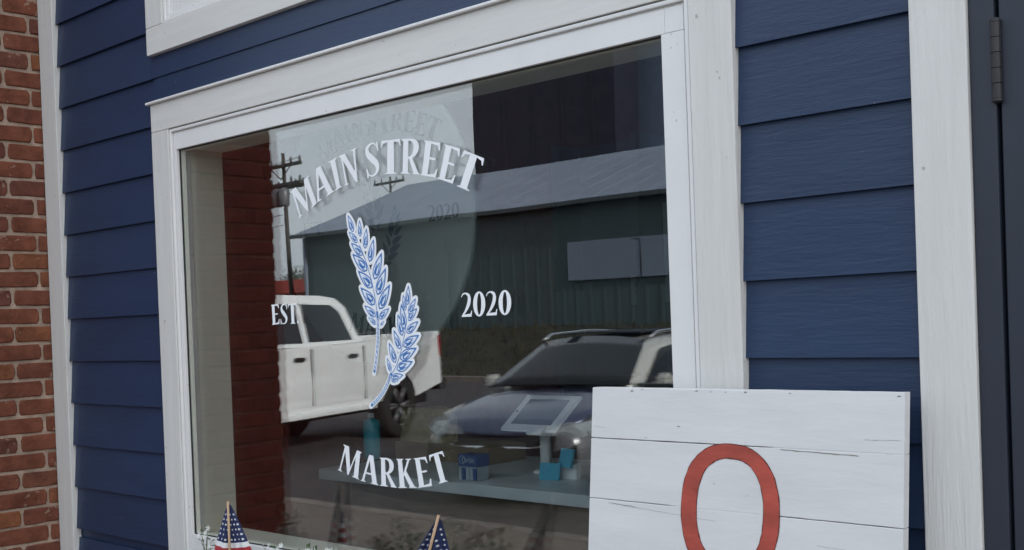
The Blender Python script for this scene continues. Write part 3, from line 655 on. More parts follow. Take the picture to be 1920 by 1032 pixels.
def crack(pts, wd, d=.0007):
    A = [bm.verts.new(on_sign((x, z+wd*rr.uniform(.3, 1)), d)) for x, z in pts]; B = [bm.verts.new(on_sign((x, z-wd*rr.uniform(.3, 1)), d)) for x, z in pts]
    for k in range(len(pts)-1): bm.faces.new((B[k], B[k+1], A[k+1], A[k]))
for (x0, x1, z, dz, wd) in ((-1.16, -1.0, 1.2835, -.004, .0012), (-.99, -.922, 1.309, .001, .0004), (-1.56, -1.30, 1.150, -.014, .0003), (-1.57, -1.50, 1.1515, -.003, .0007), (-1.08, -.95, 1.112, -.006, .0003), (-1.615, -1.585, 1.3115, -.003, .0004)):
    n = 14; crack([(x0+(x1-x0)*k/n, z+dz*k/n+rr.uniform(-.0006, .0006)) for k in range(n+1)], wd)
for k in range(9):
    x, z = rr.uniform(SX0+.01, SX1-.01), rr.choice([rr.uniform(1.05, 1.39), 1.392, 1.39]); s_ = rr.uniform(.0008, .0022)
    if z > 1.389: z -= rr.uniform(0, .003); s_ *= .8
    crack([(x-s_*2, z), (x, z+s_*.5), (x+s_*2, z)], s_)
tag(bm_obj('paint_cracks', bm, mat('bare_grey_wood', (.24, .22, .2), .9), sg), kind='stuff')

# ------------------------------------------------------------------ stick flags and planter
m_pole = mat('pale_wood_stick', (.50, .33, .20), .6, var=.15, vscale=30, stretch=(1, 1, .1)); m_navy = mat('navy_cloth', (.012, .022, .085), .8, bump=.3, bscale=300, bdist=.0005)
m_redc = mat('red_cloth', (.36, .025, .035), .8, bump=.3, bscale=300, bdist=.0005); m_whc = mat('white_cloth', (.72, .72, .72), .8, bump=.3, bscale=300, bdist=.0005)
def flag(top, foot, label, wl, wr, seed, bias=0):
    top = Vector(top); foot = Vector(foot); ax = (foot-top).normalized(); rr = random.Random(seed)
    t_ = thing('stick_flag', tuple(foot), label, 'flag', 'small flags in the planter under the window')
    tube_obj('stick', [top, top+ax*.12, top+ax*.25, foot], .0034, m_pole, t_, 12)
    side = Vector((.91, .41, 0)); back = Vector((-.41, .91, 0))       # turned to face up the pavement
    def P(u, v_, off=0):
        # u: -1 left fold .. 1 right fold, v: 0 top .. 1 bottom; cloth hangs in soft folds behind the stick
        wdt = (wl if u < 0 else wr)*(.05+.95*min(1, v_**.9))*abs(u)
        fold = .012*math.sin(u*5.2+seed)*v_+.006*math.sin(u*11+seed*2)*v_
        p = top+ax*(.010+.205*v_-.012*abs(u)*v_)+side*(math.copysign(wdt, u))+back*(.006+.016*abs(u)*v_+fold)
        return p-back*off
    nu = 28
    def strip(name, v0, v1, m, nv=5):
        V = [P(-1+2*i/nu, v0+(v1-v0)*j/nv) for j in range(nv+1) for i in range(nu+1)]
        Fc = [(j*(nu+1)+i, j*(nu+1)+i+1, (j+1)*(nu+1)+i+1, (j+1)*(nu+1)+i) for j in range(nv) for i in range(nu)]
        return mesh_obj(name, V, Fc, m, t_, True)
    cn = strip('canton', 0.0, .54, m_navy, 12)
    st_v = .54; k = 0
    while st_v < .995: strip('stripe', st_v, st_v+.0715, [m_whc, m_redc][k % 2], 3); st_v += .0715; k += 1
    V, Fc = [], []
    for r_ in range(6):
        v_ = .14+r_*.071; wdv = (wl+wr)/2*(.05+.95*v_**.9); nst = max(1, int(round(2*wdv/.0135)))
        for q in range(nst):
            u = -1+2*(q+.5+(.0 if r_ % 2 else .12))/nst
            if abs(u) > .93: continue
            o_ = len(V); rs = .0042
            w_u = (wl if u < 0 else wr)*(.05+.95*v_**.9)
            for p_ in range(10):
                a = math.pi/2+p_*math.pi/5; r2 = rs if p_ % 2 == 0 else rs*.42
                V.append(P(u+r2*math.cos(a)/w_u, v_-r2*math.sin(a)/.205, .0016))
            V.append(P(u, v_, .0016)); Fc += [(o_+p_, o_+(p_+1) % 10, o_+10) for p_ in range(10)]
    s_ = mesh_obj('stars', V, Fc, m_whc, cn); s_.parent = t_; s_.matrix_parent_inverse = Matrix.Translation(LOC[t_.name]).inverted()
flag((-2.860, -.19, 1.065), (-2.862, -.19, .72), 'small stick flag standing upright at the left of the planter', .090, .086, 1)
flag((-1.990, -.19, 1.102), (-2.150, -.19, .72), 'small stick flag tilted to the right in the planter', .068, .090, 4)
m_planter = mat('dark_planter_wood', (.09, .065, .045), .7, var=.3, vscale=5, stretch=(.5, 5, 5), bump=.3, bscale=20)
pl = thing('planter_box', (-2.55, -.19, .60), 'dark wooden planter box fixed under the display window', 'planter')
box('front_board', -3.40, -1.68, -.30, -.285, .62, .80, m_planter, pl, .003)
box('back_board', -3.40, -1.68, -.095, -.08, .62, .80, m_planter, pl, .003)
for x in (-3.40, -1.695): box('end_board', x, x+.015, -.2845, -.0955, .62, .80, m_planter, pl, .003)
box('bottom_board', -3.384, -1.696, -.2845, -.0955, .62, .635, m_planter, pl)
box('soil', -3.384, -1.696, -.2845, -.0955, .6355, .775, mat('potting_soil', (.03, .022, .016), .95, bump=1, bscale=40, bdist=.01), pl)
for x in (-3.2, -1.9): box('bracket', x, x+.03, -.28, -.012, .585, .6195, m_door, pl)
m_leafA = mat('grey_green_leaves', (.16, .19, .12), .7, var=.35, vscale=20); m_leafB = mat('dark_green_leaves', (.05, .095, .035), .6, var=.35, vscale=20)
m_petal = mat('white_petals', (.78, .78, .74), .7); m_petR = mat('faded_red_petals', (.30, .05, .06), .7)
def plant(x, y, h, label, m_l, flowers=None, seed=0, ns=9, spread=.09, leaf=.016):
    rr = random.Random(seed); t_ = thing('flowering_plant', (x, y, .775), label, 'plant', 'plants in the planter box'); sb = bmesh.new(); lb = bmesh.new(); fb = bmesh.new(); nf = 0
    for s_ in range(ns):
        a = rr.random()*6.283; rd = rr.random()*spread; hh = h*rr.uniform(.6, 1); tip = Vector((x+math.cos(a)*rd, y+math.sin(a)*rd*.55, .775+hh)); b0 = Vector((x+math.cos(a)*rd*.25, y+math.sin(a)*rd*.2, .77))
        mid = (tip+b0)/2+Vector((rr.uniform(-.012, .012), rr.uniform(-.012, .012), .01)); tube(sb, [b0, mid, tip], [.0016, .0013, .0008], 5)
        for k in range(9):
            q = .2+.8*k/8; c = b0.lerp(mid, q*2) if q < .5 else mid.lerp(tip, q*2-1); d = Vector((rr.uniform(-1, 1), rr.uniform(-1, 1), rr.uniform(-.2, .9))).normalized(); l = leaf*rr.uniform(.7, 1.5); w2 = d.cross(Vector((rr.random(), rr.random(), 1))).normalized()*l*.28
            v = [lb.verts.new(p) for p in (c, c+d*l*.5+w2, c+d*l, c+d*l*.5-w2)]; lb.faces.new(v)
        if flowers:
            for k in range(3):
                c = tip+Vector((rr.uniform(-.014, .014), rr.uniform(-.01, .01), rr.uniform(-.02, .006))); nrm = Vector((rr.uniform(-.6, .6), -1, rr.uniform(-.2, .8))).normalized(); a1 = nrm.orthogonal().normalized(); a2 = nrm.cross(a1); rs = rr.uniform(.0045, .008)
                for p_ in range(5):
                    an = p_*1.2566; d = a1*math.cos(an)+a2*math.sin(an); e = a1*math.cos(an+1.2)+a2*math.sin(an+1.2)
                    v = [fb.verts.new(p) for p in (c, c+d*rs+e*rs*-.35+nrm*.001, c+d*rs*1.25+nrm*.0015, c+d*rs+e*rs*.45+nrm*.001)]; fb.faces.new(v)
    bm_obj('stems', sb, m_leafA, t_); bm_obj('leaves', lb, m_l, t_)
    if flowers: tag(bm_obj('flowers', fb, flowers, t_), kind='stuff')
    else: fb.free()
for k, a in enumerate(((-3.06, -.13, .185, 'grey green sprig in the window corner left of the upright flag', m_leafA, m_petal, 3, 9, .07), (-2.60, -.20, .205, 'white flowered plant in the planter right of the upright flag', m_leafB, m_petal, 5, 10, .08), (-2.42, -.22, .215, 'dark leaved plant with white blossoms midway between the flags', m_leafB, m_petal, 8, 10, .09),
    (-2.24, -.20, .21, 'reddish flowered plant just left of the tilted flag', m_leafA, m_petR, 6, 9, .08), (-1.82, -.2, .24, 'tall grey green sprig between the tilted flag and the plank sign', m_leafA, m_petal, 9, 10, .09), (-2.76, -.24, .13, 'low plant with faded red petals beside the upright flag', m_leafB, m_petR, 13, 8, .05))):
    plant(a[0], a[1], a[2], a[3], a[4], a[5], a[6], a[7], a[8])

# ------------------------------------------------------------------ vehicles (own space: x forward, y left, z up, origin on the road)
m_wpaint = mat('white_car_paint', (.76, .77, .77), .3, coat=.6, var=.03, vscale=1.5); m_spaint_shade = mat('shade_tinted_car_paint', (.15, .155, .17), .25, metal=.15, coat=.7, var=.02); m_spaint = mat('silver_car_paint', (.54, .54, .51), .25, metal=.1, coat=.7, var=.02)
m_tyre = mat('tyre_rubber', (.015, .015, .015), .85, bump=.3, bscale=60); m_rim = mat('alloy_rim', (.12, .12, .125), .45, metal=.5); m_black = mat('black_plastic', (.014, .014, .016), .5)
m_cglass = mat('tinted_car_glass', (.012, .016, .020), .04, spec=.32); m_chrome = mat('chrome', (.65, .66, .68), .12, metal=1); m_lampr = mat('red_lamp_lens', (.35, .015, .02), .15); m_lampw = mat('clear_lamp_lens', (.30, .33, .35), .35)
def loft(name, secs, m, parent, sub=1, cap=True):
    """secs: (x, [(y, z) half ring bottom centre -> top centre]); mirrored to a closed skin"""
    bm = bmesh.new(); rings = []
    for x, hp in secs:
        full = [(y, z) for y, z in hp]+[(-y, z) for y, z in hp[-2:0:-1]]
        rings.append([bm.verts.new((x, y, z)) for y, z in full])
    n = len(rings[0])
    for i in range(len(rings)-1):
        for k in range(n): bm.faces.new((rings[i][k], rings[i][(k+1)%n], rings[i+1][(k+1)%n], rings[i+1][k]))
    if cap: bm.faces.new(rings[0]); bm.faces.new(rings[-1][::-1])
    o = bm_obj(name, bm, m, parent, True)
    if sub: md = o.modifiers.new('s', 'SUBSURF'); md.levels = md.render_levels = sub
    return o
def prism(name, poly, y0, y1, m, parent, bev=0, taper=None):
    """side profile (x, z) extruded across y; taper(x, z, y) may bend it"""
    bm = bmesh.new(); A = [bm.verts.new((x, y0, z)) for x, z in poly]; B = [bm.verts.new((x, y1, z)) for x, z in poly]; n = len(poly)
    bm.faces.new(A); bm.faces.new(B[::-1])
    for k in range(n): bm.faces.new((A[k], B[k], B[(k+1)%n], A[(k+1)%n]))
    if bev: bmesh.ops.bevel(bm, geom=bm.edges[:], offset=bev, segments=3, affect='EDGES', profile=.6)
    if taper:
        for v in bm.verts: v.co.y = taper(v.co.x, v.co.z, v.co.y)
    o = bm_obj(name, bm, m, parent, False)
    return o
def wheel(parent, x, y, r, wd, spokes=6, dz=0):
    s_ = 1 if y > 0 else -1
    t_ = lathe('tyre', [(r*.62, -wd/2), (r*.93, -wd/2), (r, -wd*.36), (r, wd*.36), (r*.93, wd/2), (r*.66, wd/2), (r*.64, wd*.3), (r*.64, -wd*.3), (r*.62, -wd/2)], m_tyre, parent, 40, (0, 0, 0), 'y', False); t_.location = (x, y, r+dz); t_.name = 'wheel'
    rm = lathe('rim', [(r*.64, -wd*.05), (r*.64, wd*.05)], m_black, t_, 40, (0, 0, 0), 'y')
    bm = bmesh.new()
    for k in range(spokes):
        a = k*2*math.pi/spokes
        for da in (-.11, .11):
            p0 = Vector((math.cos(a)*r*.1, s_*wd*.36, math.sin(a)*r*.1)); p1 = Vector((math.cos(a+da)*r*.62, s_*wd*.42, math.sin(a+da)*r*.62)); tube(bm, [p0, p1], [r*.07, r*.05], 8)
    ring = [(math.cos(k*2*math.pi/36)*r*.63, s_*wd*.42, math.sin(k*2*math.pi/36)*r*.63) for k in range(37)]; tube(bm, ring, r*.035, 8, False)
    bm_obj('spokes', bm, m_rim, t_, True)
def quad_panel(name, pts, m, parent, off=(0, 0, 0), bev=0, thick=.01):
    """thin solid panel over four or more corner points"""
    pts = [Vector(p)+Vector(off) for p in pts]; nrm = (pts[1]-pts[0]).cross(pts[2]-pts[0]).normalized(); bm = bmesh.new()
    A = [bm.verts.new(p+nrm*thick*.5) for p in pts]; B = [bm.verts.new(p-nrm*thick*.5) for p in pts]; n = len(pts); bm.faces.new(A); bm.faces.new(B[::-1])
    for k in range(n): bm.faces.new((A[k], B[k], B[(k+1)%n], A[(k+1)%n]))
    return bm_obj(name, bm, m, parent)

# pickup truck, nose towards the kerb
tk = thing('pickup_truck', (-12.5, -4.95, RZ+.055), 'white crew cab pickup truck parked nose in, mirrored in the window', 'truck', rz=R(72), scale=1.06)
hw = 1.0
def arch(xc, r, zb, n=12): return [(xc+r*math.cos(a), max(zb, .36+r*math.sin(a))) for a in [math.pi*k/n for k in range(n+1)]]
side_poly = [(-4.92, .62), (-4.92, 1.36), (-2.93, 1.34), (-2.90, 1.28), (-2.0, 1.25), (-.55, 1.20), (.30, 1.22), (.80, 1.16), (.93, .95), (.93, .50)]
def lower_body(x0, x1):
    pass
low = [(.93, .50)]+arch(0, .47, .46)+arch(-3.75, .47, .46)+[(-4.92, .60)]
body_poly = [(-4.92, .60), (-4.92, 1.36), (-2.93, 1.345), (-2.88, 1.26), (-.60, 1.22), (.35, 1.20), (.82, 1.12), (.93, .95), (.93, .50)]+arch(0, .47, .46)+arch(-3.75, .47, .46)
def tk_taper(x, z, y):
    k = 1-.02*max(0, (z-.85)/.5)-.03*max(0, (.7-z)/.3); k *= 1-.06*max(0, x-.3)**1.5
    return y*k
prism('body', body_poly, -hw, hw, m_wpaint, tk, .018, tk_taper)
prism('hood', [(-.62, 1.225), (.30, 1.215), (.80, 1.12), (.86, 1.08), (.86, 1.0), (-.62, 1.0)], -.82, .82, m_wpaint, tk, .03, lambda x, z, y: y)
# cab: roof and pillars over the glasshouse
def cab_y(z): return .93-(z-1.25)*.33
cabp = [(-2.93, 1.24), (-2.80, 1.72), (-2.62, 1.845), (-2.30, 1.875), (-1.30, 1.885), (-1.05, 1.85), (-.42, 1.24)]
prism('cab', cabp, -.94, .94, m_wpaint, tk, .02, lambda x, z, y: math.copysign(cab_y(z)*min(1, abs(y)/.94), y))
for s_ in (-1, 1):
    def pt(x, z, o=.006): return (x, s_*(cab_y(z)+o), z)
    quad_panel('rear_door_window', [pt(-2.72, 1.30), pt(-2.60, 1.66), pt(-2.45, 1.755), pt(-1.86, 1.765), pt(-1.78, 1.30)], m_cglass, tk)
    quad_panel('front_door_window', [pt(-1.66, 1.29), pt(-1.72, 1.765), pt(-1.24, 1.765), pt(-.66, 1.30)], m_cglass, tk)
    for (xa, xb, nm) in ((-2.84, -1.74, 'rear_door'), (-1.71, -.62, 'front_door')):
        yy = s_*(hw+.001)
        bm = bmesh.new(); add_box(bm, xa, xb, min(yy-s_*.03, yy+s_*.006), max(yy-s_*.03, yy+s_*.006), .53, 1.235); bmesh.ops.bevel(bm, geom=bm.edges[:], offset=.012, segments=2, affect='EDGES')
        for v in bm.verts: v.co.y = tk_taper(0, v.co.z, v.co.y)
        d_ = bm_obj(nm, bm, m_wpaint, tk)
        hx = xa+.16
        bm = bmesh.new(); add_box(bm, hx-.02, hx+.20, min(s_*(hw+.001), s_*(hw+.028)), max(s_*(hw+.001), s_*(hw+.028)), 1.075, 1.125); bmesh.ops.bevel(bm, geom=bm.edges[:], offset=.012, segments=2, affect='EDGES'); bm_obj('handle', bm, m_black, d_)
    for xx in (-2.875, -1.725, -.60): box('door_seam', xx-.006, xx+.006, min(s_*.985, s_*1.003), max(s_*.985, s_*1.003), .54, 1.22, m_black, tk)
    yy = s_*.985
    box('sill_step', -3.05, -.58, min(yy-.06, yy+.06), max(yy-.06, yy+.06), .40, .47, m_wpaint, tk, .02)
    box('taillight', -4.935, -4.86, min(s_*.86, s_*.985), max(s_*.86, s_*.985), .98, 1.30, m_lampr, tk, .015)
    box('mirror', -.72, -.56, min(s_*1.0, s_*1.24), max(s_*1.0, s_*1.24), 1.22, 1.42, m_wpaint, tk, .03)
    box('headlight', .80, .945, min(s_*.60, s_*.93), max(s_*.60, s_*.93), .88, 1.05, m_lampw, tk, .02)
    for x in (0, -3.75): wheel(tk, x, s_*.86, .43, .28, dz=-.052)
quad_panel('windshield', [(-.50, -.80, 1.26), (-.50, .80, 1.26), (-1.03, .70, 1.80), (-1.03, -.70, 1.80)], m_cglass, tk, (.03, 0, .03))
quad_panel('rear_window', [(-2.90, -.78, 1.34), (-2.90, .78, 1.34), (-2.81, .70, 1.68), (-2.81, -.70, 1.68)], m_cglass, tk, (-.012, 0, 0))
box('bed_floor', -4.86, -2.95, -.80, .80, 1.362, 1.366, m_black, tk)
box('tailgate', -4.945, -4.9205, -.80, .80, .72, 1.34, m_wpaint, tk, .008)
box('rear_bumper', -5.08, -4.93, -.98, .98, .50, .68, m_chrome, tk, .03)
box('front_bumper', .90, 1.06, -.97, .97, .42, .66, m_chrome, tk, .04)
box('grille', .90, .955, -.58, .58, .70, 1.04, m_black, tk, .02)
box('underbody', -4.8, .8, -.80, .80, .34, .50, m_black, tk)

# compact crossover, nose towards the kerb
sv_ = thing('crossover_car', (-7.0, -5.10, RZ), 'pale crossover car with shade painted on hood and body, parked nose in, mirrored in the window', 'car', rz=R(79), scale=.93)
S = [(.0, [(0,.30),(.50,.30),(.62,.40),(.66,.50),(.63,.62),(.55,.68),(.28,.71),(0,.72)]),
     (-.07, [(0,.22),(.66,.23),(.79,.36),(.83,.52),(.80,.68),(.72,.76),(.34,.80),(0,.81)]),
     (-.30, [(0,.2),(.74,.21),(.885,.36),(.915,.56),(.895,.73),(.80,.845),(.40,.885),(0,.895)]),
     (-.75, [(0,.2),(.78,.21),(.91,.38),(.93,.60),(.915,.81),(.82,.93),(.42,.97),(0,.98)]),
     (-1.22, [(0,.2),(.78,.21),(.91,.38),(.93,.62),(.92,.86),(.84,1.0),(.42,1.045),(0,1.055)]),
     (-1.5, [(0,.2),(.78,.21),(.91,.38),(.93,.64),(.92,.89),(.85,1.0),(.42,1.03),(0,1.03)]),
     (-2.8, [(0,.2),(.78,.21),(.91,.38),(.93,.65),(.92,.92),(.85,1.02),(.42,1.03),(0,1.03)]),
     (-3.8, [(0,.2),(.78,.22),(.90,.40),(.93,.66),(.92,.95),(.84,1.04),(.42,1.04),(0,1.04)]),
     (-4.35, [(0,.25),(.70,.28),(.84,.44),(.88,.68),(.86,.96),(.78,1.05),(.40,1.05),(0,1.05)]),
     (-4.48, [(0,.34),(.62,.36),(.76,.5),(.80,.7),(.78,.94),(.7,1.02),(.36,1.02),(0,1.02)])]
loft('body', S, m_spaint_shade, sv_, 2)  # shade put into the body colour; the cabin keeps the lighter paint
G_ = [(-1.16, [(0,.95),(.70,.95),(.82,1.0),(.80,1.02),(.70,1.045),(.35,1.06),(0,1.065)]),
      (-1.60, [(0,.95),(.74,.95),(.82,1.0),(.74,1.20),(.64,1.28),(.34,1.315),(0,1.325)]),
      (-2.02, [(0,.95),(.76,.95),(.83,1.0),(.69,1.40),(.59,1.475),(.32,1.52),(0,1.53)]),
      (-2.5, [(0,.95),(.76,.95),(.84,1.0),(.68,1.46),(.58,1.53),(.32,1.57),(0,1.58)]),
      (-3.3, [(0,.95),(.76,.95),(.84,1.0),(.68,1.46),(.57,1.53),(.32,1.57),(0,1.575)]),
      (-3.95, [(0,.95),(.74,.95),(.82,1.0),(.66,1.42),(.55,1.48),(.30,1.51),(0,1.515)]),
      (-4.38, [(0,.95),(.70,.95),(.78,1.0),(.70,1.15),(.58,1.2),(.30,1.22),(0,1.225)])]
loft('cabin', G_, m_spaint, sv_, 2)
def curve_panel(name, grid, m, parent, off):
    """glass following a grid of points, pushed out along off"""
    V = [Vector(p)+Vector(off) for row in grid for p in row]; w_ = len(grid[0])
    Fc = [(j*w_+i, j*w_+i+1, (j+1)*w_+i+1, (j+1)*w_+i) for j in range(len(grid)-1) for i in range(w_-1)]
    o = mesh_obj(name, V, Fc, m, parent, True); md = o.modifiers.new('t', 'SOLIDIFY'); md.thickness = .012; md.offset = 0; return o
def ws(t, u):
    x0, z0, h0, c0 = -1.13, 1.035, .80, .025; x1, z1, h1, c1 = -1.98, 1.465, .595, .055
    h_ = h0+(h1-h0)*t; c_ = c0+(c1-c0)*t; return (x0+(x1-x0)*t+.02-.07*u*u*(1-t*.4), u*h_, z0+(z1-z0)*t+c_*(1-u*u)+.012)
curve_panel('windshield', [[ws(t/5, u/5) for u in range(-5, 6)] for t in range(6)], m_cglass, sv_, (.012, 0, .016))
def rf(t, u): return (-2.12-1.5*t, u*.50, 1.575+.012*(1-u*u)-.025*(t-.5)**2*2)
curve_panel('sunroof', [[rf(t/4, u/4) for u in range(-4, 5)] for t in range(5)], m_cglass, sv_, (0, 0, .008))
for s_ in (-1, 1):
    def sp(x, z): return (x, s_*(.845-(z-1.0)*.345+.004), z)
    quad_panel('front_side_window', [sp(-1.52, 1.07), sp(-2.10, 1.40), sp(-2.55, 1.445), sp(-2.55, 1.07)], m_cglass, sv_)
    quad_panel('rear_side_window', [sp(-2.62, 1.07), sp(-2.62, 1.445), sp(-3.35, 1.44), sp(-3.45, 1.07)], m_cglass, sv_)
    tube_obj('roof_rail', [(-2.02, s_*.63, 1.515), (-2.2, s_*.635, 1.575), (-3.0, s_*.63, 1.60), (-3.7, s_*.62, 1.575), (-3.85, s_*.61, 1.53)], .016, m_chrome, sv_, 10)
    # headlight wrapping the corner, fog lamp recess, mirror
    hl = [(-.06, s_*.56, .715), (-.14, s_*.74, .755), (-.44, s_*.90, .80), (-.46, s_*.905, .765), (-.17, s_*.83, .69), (-.06, s_*.60, .665)]
    quad_panel('headlight', hl, m_lampw, sv_, (.02, s_*.012, .012), thick=.05)
    quad_panel('daytime_lamp', [(-.12, s_*.58, .70), (-.26, s_*.85, .735), (-.27, s_*.85, .70), (-.12, s_*.60, .67)], m_black, sv_, (.02, s_*.012, 0), thick=.05)
    quad_panel('fog_recess', [(-.07, s_*.62, .58), (-.13, s_*.80, .62), (-.12, s_*.80, .40), (-.06, s_*.68, .36)], m_black, sv_, (.015, s_*.008, 0), thick=.05)
    bm = bmesh.new(); add_box(bm, -1.62, -1.46, min(s_*.93, s_*1.08), max(s_*.93, s_*1.08), 1.02, 1.17); bmesh.ops.bevel(bm, geom=bm.edges[:], offset=.035, segments=3, affect='EDGES'); bm_obj('mirror', bm, m_spaint, sv_)
    for x in (-.88, -3.55):
        wheel(sv_, x, s_*.82, .35, .24, 5)
        prism('wheel_arch', [(x+.42*math.cos(a), max(.2, .35+.42*math.sin(a))) for a in [math.pi*2*k/28 for k in range(28)]], min(s_*.88, s_*.933), max(s_*.88, s_*.933), m_black, sv_)
m_hood_shade = mat('shade_tinted_hood_paint', (.05, .062, .12), .2, metal=.3, coat=.6)  # hood of the pale car: shade and sky reflection put into its colour
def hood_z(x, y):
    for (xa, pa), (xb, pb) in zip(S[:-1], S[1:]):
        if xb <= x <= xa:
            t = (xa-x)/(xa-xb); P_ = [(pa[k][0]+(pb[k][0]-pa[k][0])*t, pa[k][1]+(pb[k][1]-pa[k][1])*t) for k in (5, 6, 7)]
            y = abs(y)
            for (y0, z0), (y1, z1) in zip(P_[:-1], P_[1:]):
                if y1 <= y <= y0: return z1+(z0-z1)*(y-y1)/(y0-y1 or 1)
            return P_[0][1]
curve_panel('hood', [[(.03-.16*(u/6)**2, u/6*.60, .665+.02*(1-(u/6)**2)) for u in range(-6, 7)]]+[[(xx-.12*(u/6)**4*(1 if xx > -.3 else .3), u/6*hw_, hood_z(xx-.0001, u/6*hw_)) for u in range(-6, 7)] for xx, hw_ in ((-.02, .60), (-.08, .72), (-.16, .77), (-.3, .81), (-.5, .825), (-.75, .83), (-1.0, .84), (-1.2, .845))], m_hood_shade, sv_, (.004, 0, .009))
quad_panel('front_fascia', [(-.01, -.64, .70), (-.01, .62, .70), (.01, .56, .31), (.01, -.58, .31)], m_black, sv_, (-.004, 0, 0), thick=.03)
quad_panel('upper_grille', [(.008, -.50, .675), (.008, .50, .675), (.02, .44, .60), (.02, -.44, .60)], m_black, sv_, (.004, 0, 0), thick=.03)
quad_panel('grille', [(.012, -.44, .585), (.012, .44, .585), (.012, .36, .36), (.012, -.36, .36)], m_black, sv_, (.012, 0, 0), thick=.03)
quad_panel('lower_bumper', [(.0, -.60, .35), (.0, .60, .35), (-.02, .58, .24), (-.02, -.58, .24)], m_black, sv_, (.012, 0, 0), thick=.05)
for z in (.54, .48, .42): box('grille_bar', .03, .04, -.42+(.6-z)*.3, .42-(.6-z)*.3, z, z+.012, m_black, sv_)
for s_ in (-1, 1):
    quad_panel('corner_trim', [(-.02, s_*.60, .56), (-.10, s_*.80, .60), (-.10, s_*.80, .34), (-.03, s_*.62, .32)], m_black, sv_, (.02, s_*.006, 0), thick=.03)
    quad_panel('chrome_wing', [(.03, s_*.10, .60), (.0, s_*.52, .615), (.0, s_*.50, .595), (.03, s_*.20, .575)], m_chrome, sv_, thick=.02)
tube_obj('emblem', [(.035, .055*math.cos(k*2*math.pi/20), .64+.035*math.sin(k*2*math.pi/20)) for k in range(21)], .009, m_black, sv_, 8)
box('skid_plate', -.05, .02, -.5, .5, .22, .30, m_rim, sv_, .02)
quad_panel('rear_window', [(-4.0, -.5, 1.45), (-4.0, .5, 1.45), (-4.36, .55, 1.18), (-4.36, -.55, 1.18)], m_cglass, sv_, (-.02, 0, .03))

# ------------------------------------------------------------------ across the street
m_ribs = mat('dark_green_steel', (.055, .086, .090), .55, var=.12, vscale=.4, stretch=(4, 1, .3)); m_roofm = mat('galvanised_roof', (.215, .25, .315), .5, metal=.2, var=.1, vscale=.5)
mb = thing('metal_building', (-20, -36.5, 1.2), 'long dark green metal building with grey gable roof across the street', 'building')
bm = bmesh.new(); X0, X1 = -42.7, 12.0; x = X0; prof = []
while x < X1: prof += [(x, 0), (x+.38, 0), (x+.43, .014), (x+.53, .014), (x+.58, 0)]; x += .61
A = [bm.verts.new((px_, -30+py_, 1.0)) for px_, py_ in prof]; B = [bm.verts.new((px_, -30+py_, 5.78)) for px_, py_ in prof]
for k in range(len(prof)-1): bm.faces.new((A[k], A[k+1], B[k+1], B[k]))
bm_obj('front_wall', bm, m_ribs, mb)
mesh_obj('gable_wall', [(X0,-30.0,1),(X0,-43,1),(X0,-43,5.8),(X0,-36.5,8.2),(X0,-30.0,5.8)], [(0,1,2,3,4)], m_ribs, mb)
mesh_obj('gable_wall', [(X1,-30.0,1),(X1,-43,1),(X1,-43,5.8),(X1,-36.5,8.2),(X1,-30.0,5.8)], [(0,1,2,3,4)], m_ribs, mb)
mesh_obj('back_wall', [(X0,-43,1),(X1,-43,1),(X1,-43,5.8),(X0,-43,5.8)], [(0,1,2,3)], m_ribs, mb)
for sgn in (1, -1):
    bm = bmesh.new(); pts = []
    for k in range(46): pts.append(k)
    for k in range(45):
        xa, xb = X0-.35+k*1.23, X0-.35+(k+1)*1.23
        ys, yr = -36.5+sgn*7.0, -36.5; zs, zr = 5.62, 8.28
        v = [bm.verts.new(p) for p in ((xa,ys,zs),(xb-.06,ys,zs),(xb-.06,yr,zr),(xa,yr,zr))]; bm.faces.new(v)
        r1 = [bm.verts.new(p) for p in ((xb-.06,ys,zs),(xb-.03,ys,zs+.02),(xb-.03,yr,zr+.02),(xb-.06,yr,zr))]; bm.faces.new(r1)
        r2 = [bm.verts.new(p) for p in ((xb-.03,ys,zs+.02),(xb,ys,zs),(xb,yr,zr),(xb-.03,yr,zr+.02))]; bm.faces.new(r2)
    bm_obj('roof_slope', bm, m_roofm, mb)
box('gutter', X0-.35, X1+.3, -29.55, -29.40, 5.48, 5.63, mat('dark_gutter', (.05, .06, .065), .5), mb)
box('downpipe', X0+.05, X0+.17, -29.92, -29.8, 1.0, 5.5, m_roofm, mb)
for x in (-36.5, -8): box('door', x, x+3.0, -29.93, -29.88, 1.1, 4.6, mat('dark_steel_door', (.045, .07, .07), .5), mb)
bd = thing('sign_board', (-25, -29.9, 2.8), 'long blank pale board fixed to the dark green building', 'sign')
box('panel', -27.2, -22.4, -29.94, -29.86, 2.83, 4.18, mat('pale_board_paint', (.19, .225, .29), .6, var=.06, vscale=.8), bd, .01)
tube_obj('bracket', [(-24.0, -29.855, 2.86), (-24.0, -29.855, 4.1), (-24.25, -29.85, 4.14)], .02, m_black, bd, 8)
tw = thing('grain_tower', (-63, -76, 1.2), 'tall near black tower block rising behind the metal building', 'tower')
m_tow = mat('dark_tower_steel', (.012, .016, .034), .7, var=.2, vscale=.2, stretch=(3, 1, .2))
box('shaft', -71.4, -56.1, -73, -70, 1, 38, m_tow, tw); box('parapet', -71.8, -55.8, -73.3, -69.6, 38.02, 39, m_tow, tw)
for k in range(5): box('rib', -71.2+k*3.2, -70.9+k*3.2, -69.99, -69.96, 1, 38, m_tow, tw)
an = thing('annex_block', (-45, -80, 1.2), 'slate grey block beside the near black tower', 'building')
box('wall', -60, -34, -86, -75, 1, 40, mat('slate_grey_wall', (.15, .205, .30), .8, var=.1, vscale=.2), an); box('roof_edge', -60.2, -33.8, -86.2, -74.8, 40.02, 40.6, m_tow, an)
